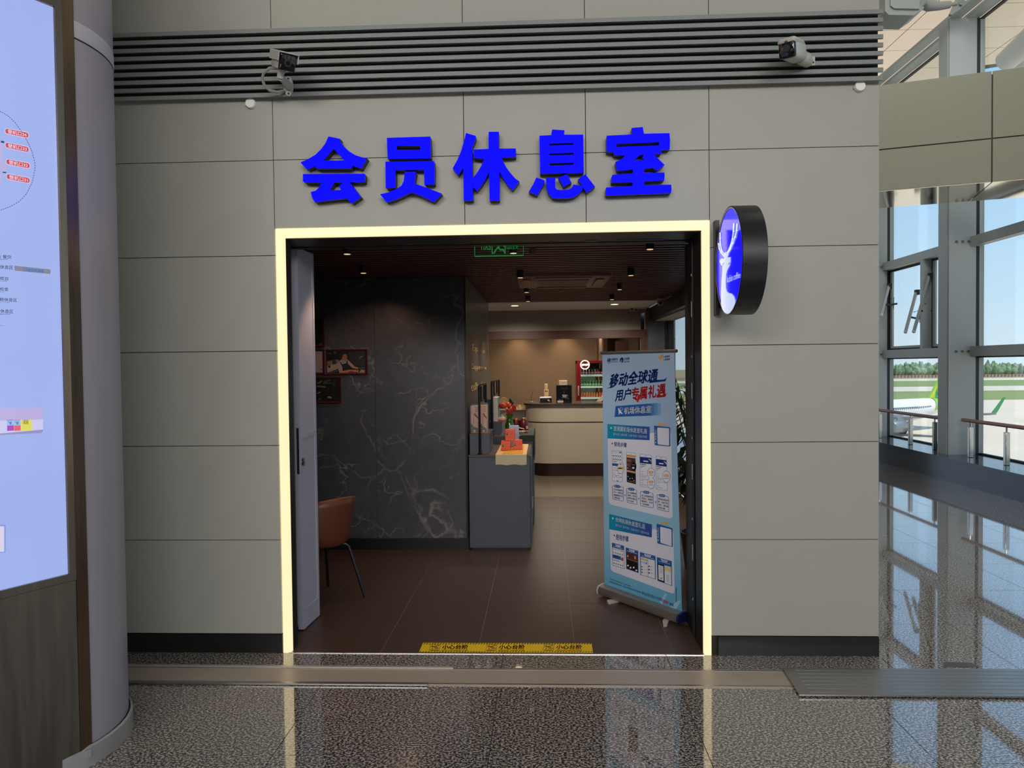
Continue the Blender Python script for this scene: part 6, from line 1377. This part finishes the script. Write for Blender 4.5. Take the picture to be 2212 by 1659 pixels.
for i, (qd, st) in enumerate(((C1, '第一步'), (C2, '第二步'), (C3, '第三步'), (C4, '第四步'))):
    B(qd, q_blue, 0.0008); B([lerp4(qd, 0.26, 0.03), lerp4(qd, 0.74, 0.03), lerp4(qd, 0.66, 0.115), lerp4(qd, 0.34, 0.115)], q_card, 0.0011); T_(st, sub_(qd, 0.37, 0.035, 0.63, 0.1), q_navy, 0.0015, 0.01)
    B(sub_(qd, 0.12, 0.135, 0.88, 0.15), q_card, 0.0011)
    if i == 0:
        B(sub_(qd, 0.03, 0.2, 0.97, 0.98), q_ph, 0.0011)
        for k in range(4): B(sub_(qd, 0.07+0.14*k, 0.24, 0.16+0.14*k, 0.26), q_dark, 0.0013)
        B(round_rect(*sub_(qd, 0.68, 0.235, 0.94, 0.275), 0.4), q_orange, 0.0013)
        for k in range(5): B(sub_(qd, 0.08+0.18*k, 0.38, 0.15+0.18*k, 0.425), q_dark, 0.0013); B(sub_(qd, 0.07+0.18*k, 0.44, 0.17+0.18*k, 0.455), q_grey, 0.0013); B(ell(*lerp4(qd, 0.14+0.18*k, 0.88), 1.0, 1.8, 8), q_dark, 0.0013)
        B(sub_(qd, 0.04, 0.5, 0.72, 0.66), q_blue, 0.0013); B(sub_(qd, 0.1, 0.53, 0.5, 0.57), q_dark, 0.0015); B(ell(*lerp4(qd, 0.84, 0.6), 2.6, 4, 14), q_red, 0.0013); B(sub_(qd, 0.05, 0.72, 0.6, 0.75), q_lb, 0.0013)
    if i == 1:
        B(sub_(qd, 0.05, 0.2, 0.95, 0.98), q_blk, 0.0011); B(sub_(qd, 0.05, 0.2, 0.95, 0.5), q_brown, 0.0013); B(sub_(qd, 0.05, 0.5, 0.95, 0.53), mat('ink_rose', (150, 110, 100), 0.4), 0.0013); B(sub_(qd, 0.68, 0.27, 0.82, 0.42), mat('ink_skin', (196, 150, 124), 0.4), 0.0015); B(ell(*lerp4(qd, 0.16, 0.38), 1.3, 2, 10), q_card, 0.0015)
        for s_, t0 in ((0.15, 0.82), (0.36, 0.88), (0.62, 0.82), (0.83, 0.91)): B(ell(*lerp4(qd, s_, t0), 2, 2, 10), q_card, 0.0015)
    if i == 2:
        for s0 in (0.05, 0.51): B(sub_(qd, s0, 0.2, s0+0.44, 0.98), q_ph, 0.0011)
        B(sub_(qd, 0.05, 0.25, 0.48, 0.32), q_gold, 0.0013); B(sub_(qd, 0.06, 0.37, 0.47, 0.46), mat('ink_pale_blue', (196, 206, 240), 0.4), 0.0013); B(ell(*lerp4(qd, 0.4, 0.42), 1.8, 2.6, 10), q_lb, 0.0014)
        for k in range(3): B(ell(*lerp4(qd, 0.11, 0.62+0.12*k), 1.3, 1.7, 10), q_dark, 0.0013); B(ell(*lerp4(qd, 0.57, 0.52+0.14*k), 1.6, 1.8, 10), q_blk, 0.0013); B(sub_(qd, 0.64, 0.49+0.14*k, 0.8, 0.51+0.14*k), q_grey, 0.0013); B(sub_(qd, 0.18, 0.6+0.12*k, 0.34, 0.615+0.12*k), q_grey, 0.0013); K(ell(*lerp4(qd, 0.42, 0.68+0.14*k), 1.7, 1.8, 10), 0.5, q_orange, 0.0013, True)
    if i == 3:
        B(sub_(qd, 0.05, 0.25, 0.47, 0.97), q_blk, 0.0011); B(sub_(qd, 0.09, 0.31, 0.43, 0.92), q_ph, 0.0013); B(sub_(qd, 0.5, 0.25, 0.95, 0.98), q_ph, 0.0011); B(sub_(qd, 0.5, 0.27, 0.95, 0.46), mat('ink_sand', (232, 212, 160), 0.4), 0.0013)
        for k in range(6): B(sub_(qd, 0.14, 0.36+0.05*k, 0.36, 0.375+0.05*k), q_grey, 0.0015)
        B(ell(*lerp4(qd, 0.27, 0.84), 2.4, 2, 12), q_orange, 0.0015)
        for k in range(5): B(sub_(qd, 0.62, 0.62+0.06*k, 0.82, 0.64+0.06*k), q_grey, 0.0013)
T_('移动百分努力 为您', [(1387, 1284.4), (1430, 1298.8), (1430, 1292), (1387, 1276.6)], q_blue, 0.0018, 0.01); T_('10分', [(1430.6, 1302), (1444.4, 1306.6), (1444.4, 1298), (1430.8, 1291.6)], q_red, 0.0018, 0.03); T_('满意', [(1446, 1307), (1456, 1310.4), (1456, 1304), (1446, 1300.4)], q_blue, 0.0018, 0.01)
T_('*权益内容以页面展示为准，以实际可用为准', [(1317.2, 1251.6), (1364, 1268.8), (1364, 1265.4), (1317.2, 1248.1)], q_dark); T_('具体权益请咨询10086，网址为中国移动APP全球通专区', [(1317.2, 1258), (1384.6, 1281.6), (1384.6, 1277.6), (1317.2, 1254)], q_dark)
for k in range(11): B(rect(1460, 1269+k*2.8, 1461.6, 1271.2+k*2.8), q_dark, 0.0012)
B([(1438,1318),(1456,1304),(1468,1296),(1470,1300),(1452,1330)], mat('ink_ray', (170, 212, 236), 0.4), 0.0004); B([(1425,1300),(1437,1282),(1441,1284),(1430,1306)], mat('ink_ray', (170, 212, 236)), 0.0004)
g.build('print', bn)

# ------------------------------------------------------------------ palm by the shop window
pc = Vector((1.34, 6.35, 0))
pm = thing('potted_palm', 'potted palm with drooping dark fronds between banner and shop window', 'plant', pc)
G(mat('dark_planter', (40, 38, 36), 0.5)).lathe(tuple(pc), [(0.001, 0), (0.13, 0), (0.17, 0.32), (0.155, 0.32), (0.15, 0.28), (0.001, 0.28)], 24).build('pot', pm)
G(mat('palm_cane', (70, 66, 36), 0.7)).tube([pc+Vector((0, 0, 0.28)), pc+Vector((0.01, 0.0, 0.75))], [0.025, 0.018], 8).build('stem', pm)
m_palm = mat('palm_leaflet', (52, 66, 30), 0.45); rnd = random.Random(5)
for k in range(30):
    az = k*2.4+0.3; R0 = 0.24+0.12*rnd.random(); hgt = 0.5+0.78*rnd.random()
    g = G(m_palm); d = Vector((math.cos(az), math.sin(az), 0)); sd = Vector((-d.y, d.x, 0)); P = []
    for i in range(13):
        s = i/12; P.append(pc+Vector((0, 0, 0.5+0.1*rnd.random()*0))+d*(R0*1.25*s)+Vector((0, 0, hgt*math.sin(s*2.0)*0.95)))
    g.tube(P, [0.006*(1-0.8*i/12) for i in range(13)], 5)
    for i in range(2, 13):
        for s_ in (-1, 1):
            b0 = P[i]; ln = 0.20*(1.1-0.6*abs(i-6)/7); tip = b0+sd*s_*ln*0.75+d*ln*0.35+Vector((0, 0, -ln*0.75)); mid_ = (b0+tip)/2+Vector((0, 0, 0.035)); wv = d*0.016
            g.add([b0, mid_-wv, tip, mid_+wv], [(0, 1, 2, 3)])
    g.build('frond', pm)

# ------------------------------------------------------------------ the airfield beyond the glass
GZ = A_y(2004, 861, 137.0).z-1.85-3.75
def gy(py): return A_z(2000, py, GZ).y
def ground(name, m_, y0, y1, lift=0.0, x0=-400, x1=1400):
    o = G(m_).box(x0, x1, y0, y1, GZ-0.6, GZ+lift).build(name); o['kind'] = 'structure'
ground('ground', mat('apron_concrete', (214, 196, 172), 0.8, noise=(0.05, 0.1), stretch=(0.3, 1, 1)), -150, gy(865))
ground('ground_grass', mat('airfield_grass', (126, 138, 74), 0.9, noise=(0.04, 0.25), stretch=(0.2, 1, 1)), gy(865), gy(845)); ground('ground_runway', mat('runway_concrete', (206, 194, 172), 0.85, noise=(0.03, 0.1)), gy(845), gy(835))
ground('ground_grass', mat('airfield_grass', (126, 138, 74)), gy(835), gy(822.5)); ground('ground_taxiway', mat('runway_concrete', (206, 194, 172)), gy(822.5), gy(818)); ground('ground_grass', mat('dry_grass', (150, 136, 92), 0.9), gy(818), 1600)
fy = gy(815.5)
t = thing('perimeter_fence', 'long low pinkish perimeter wall at the far side of the airfield', 'fence', (400, fy, GZ)); g = G(mat('pinkish_wall', (196, 160, 146), 0.8)); hF = 7.0*fy/1580*0.75
G(mat('pinkish_wall', (196, 160, 146))).box(-100, 1000, fy, fy+0.5, GZ, GZ+hF).build('wall_run', t)
g = G(mat('fence_post', (150, 116, 106), 0.8))
for k in range(150): g.box(180+k*2.6, 180.5+k*2.6, fy-0.4, fy, GZ, GZ+hF*1.08)
o = g.build('post', t); o['kind'] = 'stuff'
ty = gy(812)
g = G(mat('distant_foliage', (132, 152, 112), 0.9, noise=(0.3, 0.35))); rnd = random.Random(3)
ico = bmesh.new(); bmesh.ops.create_icosphere(ico, subdivisions=2, radius=1.0); iv = [v.co.copy() for v in ico.verts]; ico.verts.index_update(); ifs = [[v.index for v in f.verts] for f in ico.faces]; ico.free()
for k in range(1500):
    x = 260+rnd.random()*360; y = ty+rnd.random()*60; h = (4.0+6.0*rnd.random())*(1.0 if rnd.random() < 0.9 else 1.3); r = 1.4+2.0*rnd.random(); c = Vector((x, y, GZ+h*0.5)); ph = rnd.random()*6
    g.add([Vector((c.x+v.x*r*(1+0.2*math.sin(5*v.z+ph)), c.y+v.y*r, c.z+v.z*h*0.55*(1+0.15*math.sin(7*v.x+ph)))) for v in iv], ifs)
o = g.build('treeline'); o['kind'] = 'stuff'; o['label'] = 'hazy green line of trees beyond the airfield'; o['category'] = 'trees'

# airliner: nose along +x, port wing +y
m_aw = mat('airliner_white', (236, 236, 236), 0.35); m_ag = mat('livery_green', (26, 150, 84), 0.35); m_al = mat('livery_lime', (150, 196, 60), 0.35); m_ay = mat('livery_yellow', (214, 206, 60), 0.35); m_aw2 = mat('cabin_window', (40, 46, 54), 0.3); m_an = mat('engine_grey', (150, 152, 156), 0.35, 0.5)
ap_ = thing('airliner', 'white airliner with green and yellow tail fin parked on the apron', 'airplane')
HD = math.radians(180+30); ref = A_y(2004, 861, 137.0)
Rm = Matrix.Rotation(HD, 4, 'Z'); loc = ref-(Rm @ Vector((-12.9, 0, 1.85)))
loc.z += 0.0
ap_.location = loc; ap_.rotation_euler = (0, 0, HD)
def ab(g, name, parent=ap_): return g.build(name, parent, world=False)
g = G(m_aw); N = 28; st = [(-20.3, 0.15, 1.1), (-19.0, 0.55, 0.95), (-16.0, 1.15, 0.6), (-12.0, 1.75, 0.2), (-8.0, 1.98, 0.0), (8.0, 1.98, 0.0), (12.5, 1.95, -0.03), (14.8, 1.6, -0.2), (16.2, 1.05, -0.45), (17.0, 0.45, -0.6), (17.2, 0.02, -0.62)]
vs = []; fs = []
for x, r, z in st:
    for k in range(N): a = 2*PI*k/N; vs.append((x, r*math.cos(a), z+r*math.sin(a)))
for i in range(len(st)-1):
    for k in range(N): a = i*N+k; b = i*N+(k+1) % N; fs.append((a, b, b+N, a+N))
g.add(vs, fs, None, True); fus = ab(g, 'fuselage')
for s_ in (1, -1):
    for k in range(34):
        x = -11.0+0.55*k; zz = 0.48; rr_ = 1.98 if x > -8 else 1.98-(-8-x)*0.0575; yy = math.sqrt(max(0.01, rr_*rr_-zz*zz))
        ab(G(m_aw2).box(x-0.14, x+0.14, s_*yy-0.03, s_*yy+0.03, zz-0.2, zz+0.2), 'window', fus)
def slab(g, pts, th, ax_='y', m_=None):
    d = Vector((0, th, 0)) if ax_ == 'y' else Vector((0, 0, th))
    P = [Vector(p)-d/2 for p in pts]; g.prism(P, [], lambda p: p+d, m_)
g = G(m_ag)
st2 = [(-14.6, 1.385, 0.44), (-16.0, 1.17, 0.6), (-19.0, 0.57, 0.95), (-20.3, 0.16, 1.1)]
for mm_, seq in ((m_al, [(-12.6, 1.69, 0.26), (-14.6, 1.385, 0.44)]), (m_ag, st2)):
    vs = []; fs = []
    for x, r, z in seq:
        for k in range(N): a = 2*PI*k/N; vs.append((x-(0.9*math.sin(a) if x > -15 else 0), r*1.012*math.cos(a), z+r*1.012*math.sin(a)))
    for i in range(len(seq)-1):
        for k in range(N): a = i*N+k; b = i*N+(k+1) % N; fs.append((a, b, b+N, a+N))
    g.add(vs, fs, mm_, True)
ab(g, 'tail_paint', fus)
g = G(m_ag); slab(g, [(-12.9, 0, 1.6), (-18.2, 0, 7.8), (-20.0, 0, 7.8), (-18.6, 0, 1.0)], 0.34); fin = ab(g, 'tail_fin')
g = G(m_al); slab(g, [(-12.6, 0, 1.3), (-13.1, 0, 1.9), (-18.2, 0, 7.78), (-18.45, 0, 7.7), (-14.9, 0, 2.9), (-14.7, 0, 1.0)], 0.40); ab(g, 'fin_stripe', fin)
g = G(m_ay); slab(g, [(-12.7, 0, 1.4), (-13.0, 0, 1.75), (-15.3, 0, 4.4), (-14.4, 0, 2.2)], 0.44); ab(g, 'fin_stripe', fin)
g = G(m_ay)
vs_, fs_ = text_mesh('S', 0.03)
for oz, ox in ((3.9, -16.6), (2.7, -16.0), (5.2, -17.6)): g.add([(ox-1.1*(s-0.5)*1.2, 0.24, oz+1.5*(t-0.5)) for s, t in vs_], fs_, m_ay)
ab(g, 'fin_emblem', fin)
for s_ in (1, -1):
    g = G(m_aw); slab(g, [(-15.3, s_*0.9, 0.75), (-17.6, s_*0.9, 0.75), (-19.2, s_*6.2, 1.2), (-18.0, s_*6.2, 1.2)], 0.2, 'z'); ab(g, 'tailplane')
    g = G(m_an); g.prism([Vector(p) for p in ((4.5, s_*1.6, -0.9), (-3.4, s_*1.6, -0.9), (-2.6, s_*6.0, -0.55), (-4.0, s_*16.9, 0.5), (-2.6, s_*16.9, 0.5))], [], lambda p: p-Vector((0, 0, 0.34))); wg = ab(g, 'wing')
    g = G(m_ag); g.prism([Vector(p) for p in ((-2.6, s_*16.9, 0.5), (-4.0, s_*16.9, 0.5), (-5.1, s_*17.6, 2.9), (-4.5, s_*17.6, 2.9))], [], lambda p: p+Vector((0, 0.12*s_, 0))); ab(g, 'winglet', wg)
    g = G(m_an); g.tube([(5.6, s_*5.75, -2.1), (5.2, s_*5.75, -2.1), (3.0, s_*5.75, -2.1), (1.2, s_*5.75, -2.0)], [0.9, 1.05, 1.05, 0.6], 20); en = ab(g, 'engine'); g = G(m_an); g.box(1.4, 4.2, s_*5.75-0.15, s_*5.75+0.15, -1.2, -0.5); ab(g, 'pylon', en)
    g = G(m_an); g.tube([(-1.0, s_*3.2, -1.0), (-1.0, s_*3.2, -3.2)], 0.15, 8); lg = ab(g, 'landing_gear')
    for dy in (-0.35, 0.35): ab(G(m_gasket).tube([(-1.0, s_*3.2+dy-0.15, -3.15), (-1.0, s_*3.2+dy+0.15, -3.15)], 0.58, 16), 'wheel', lg)
g = G(m_an); g.tube([(11.6, 0, -1.6), (11.6, 0, -3.2)], 0.12, 8); lg = ab(g, 'landing_gear'); ab(G(m_gasket).tube([(11.6, -0.3, -3.35), (11.6, 0.3, -3.35)], 0.38, 14), 'wheel', lg)

# ------------------------------------------------------------------ lamps that belong to the shop
for i, e_, ang in ((0, 20, 90), (1, 13, 105), (2, 22, 95), (3, 14, 95), (4, 22, 100), (5, 22, 100), (6, 40, 100), (7, 44, 110), (8, 22, 100), (9, 30, 110)):
    p = SPOTPOS[i]; lamp('spotlight_lamp', 'SPOT', (p.x, p.y, 2.56), e_, (1, 0.6, 0.38) if i < 2 else (1, 0.88, 0.74), 0.03, aim=(p.x-(0.1 if i == 1 else 0), p.y+(0.9 if i == 1 else 0), 0.9), spot=ang, blend=0.6)
for px in (1120, 1220):
    p = A_y(px, 735, 14.1); lamp('wall_washer', 'SPOT', (p.x, 14.02, 2.56), 17, (1, 0.74, 0.46), 0.04, aim=(p.x, 14.22, 0.8), spot=95, blend=0.9)
lamp('back_room_lamp', 'AREA', (0.2, 12.6, 2.58), 42, (1, 0.9, 0.76), 1.2, aim=(0.2, 12.6, 0), size_y=0.8)

# downlights of the concourse ceiling, mirrored in the glossy panels
for k, (x, y) in enumerate([(a, b) for a in (-4.2, -1.2, 1.8) for b in (-6.5, -3.4, -0.3)]):
    dl = G(m_white).lathe((x, y, 6.0), [(0.16, -0.004), (0.15, -0.012), (0.12, -0.004)], 24).build('downlight', bpy.data.objects['ceiling'])
    G(mat('downlight_lens', (255, 240, 210), 0.4, emit=6.0, ecol=(255, 236, 200))).tube([(x, y, 5.999), (x, y, 5.992)], 0.125, 20).build('lens', dl)
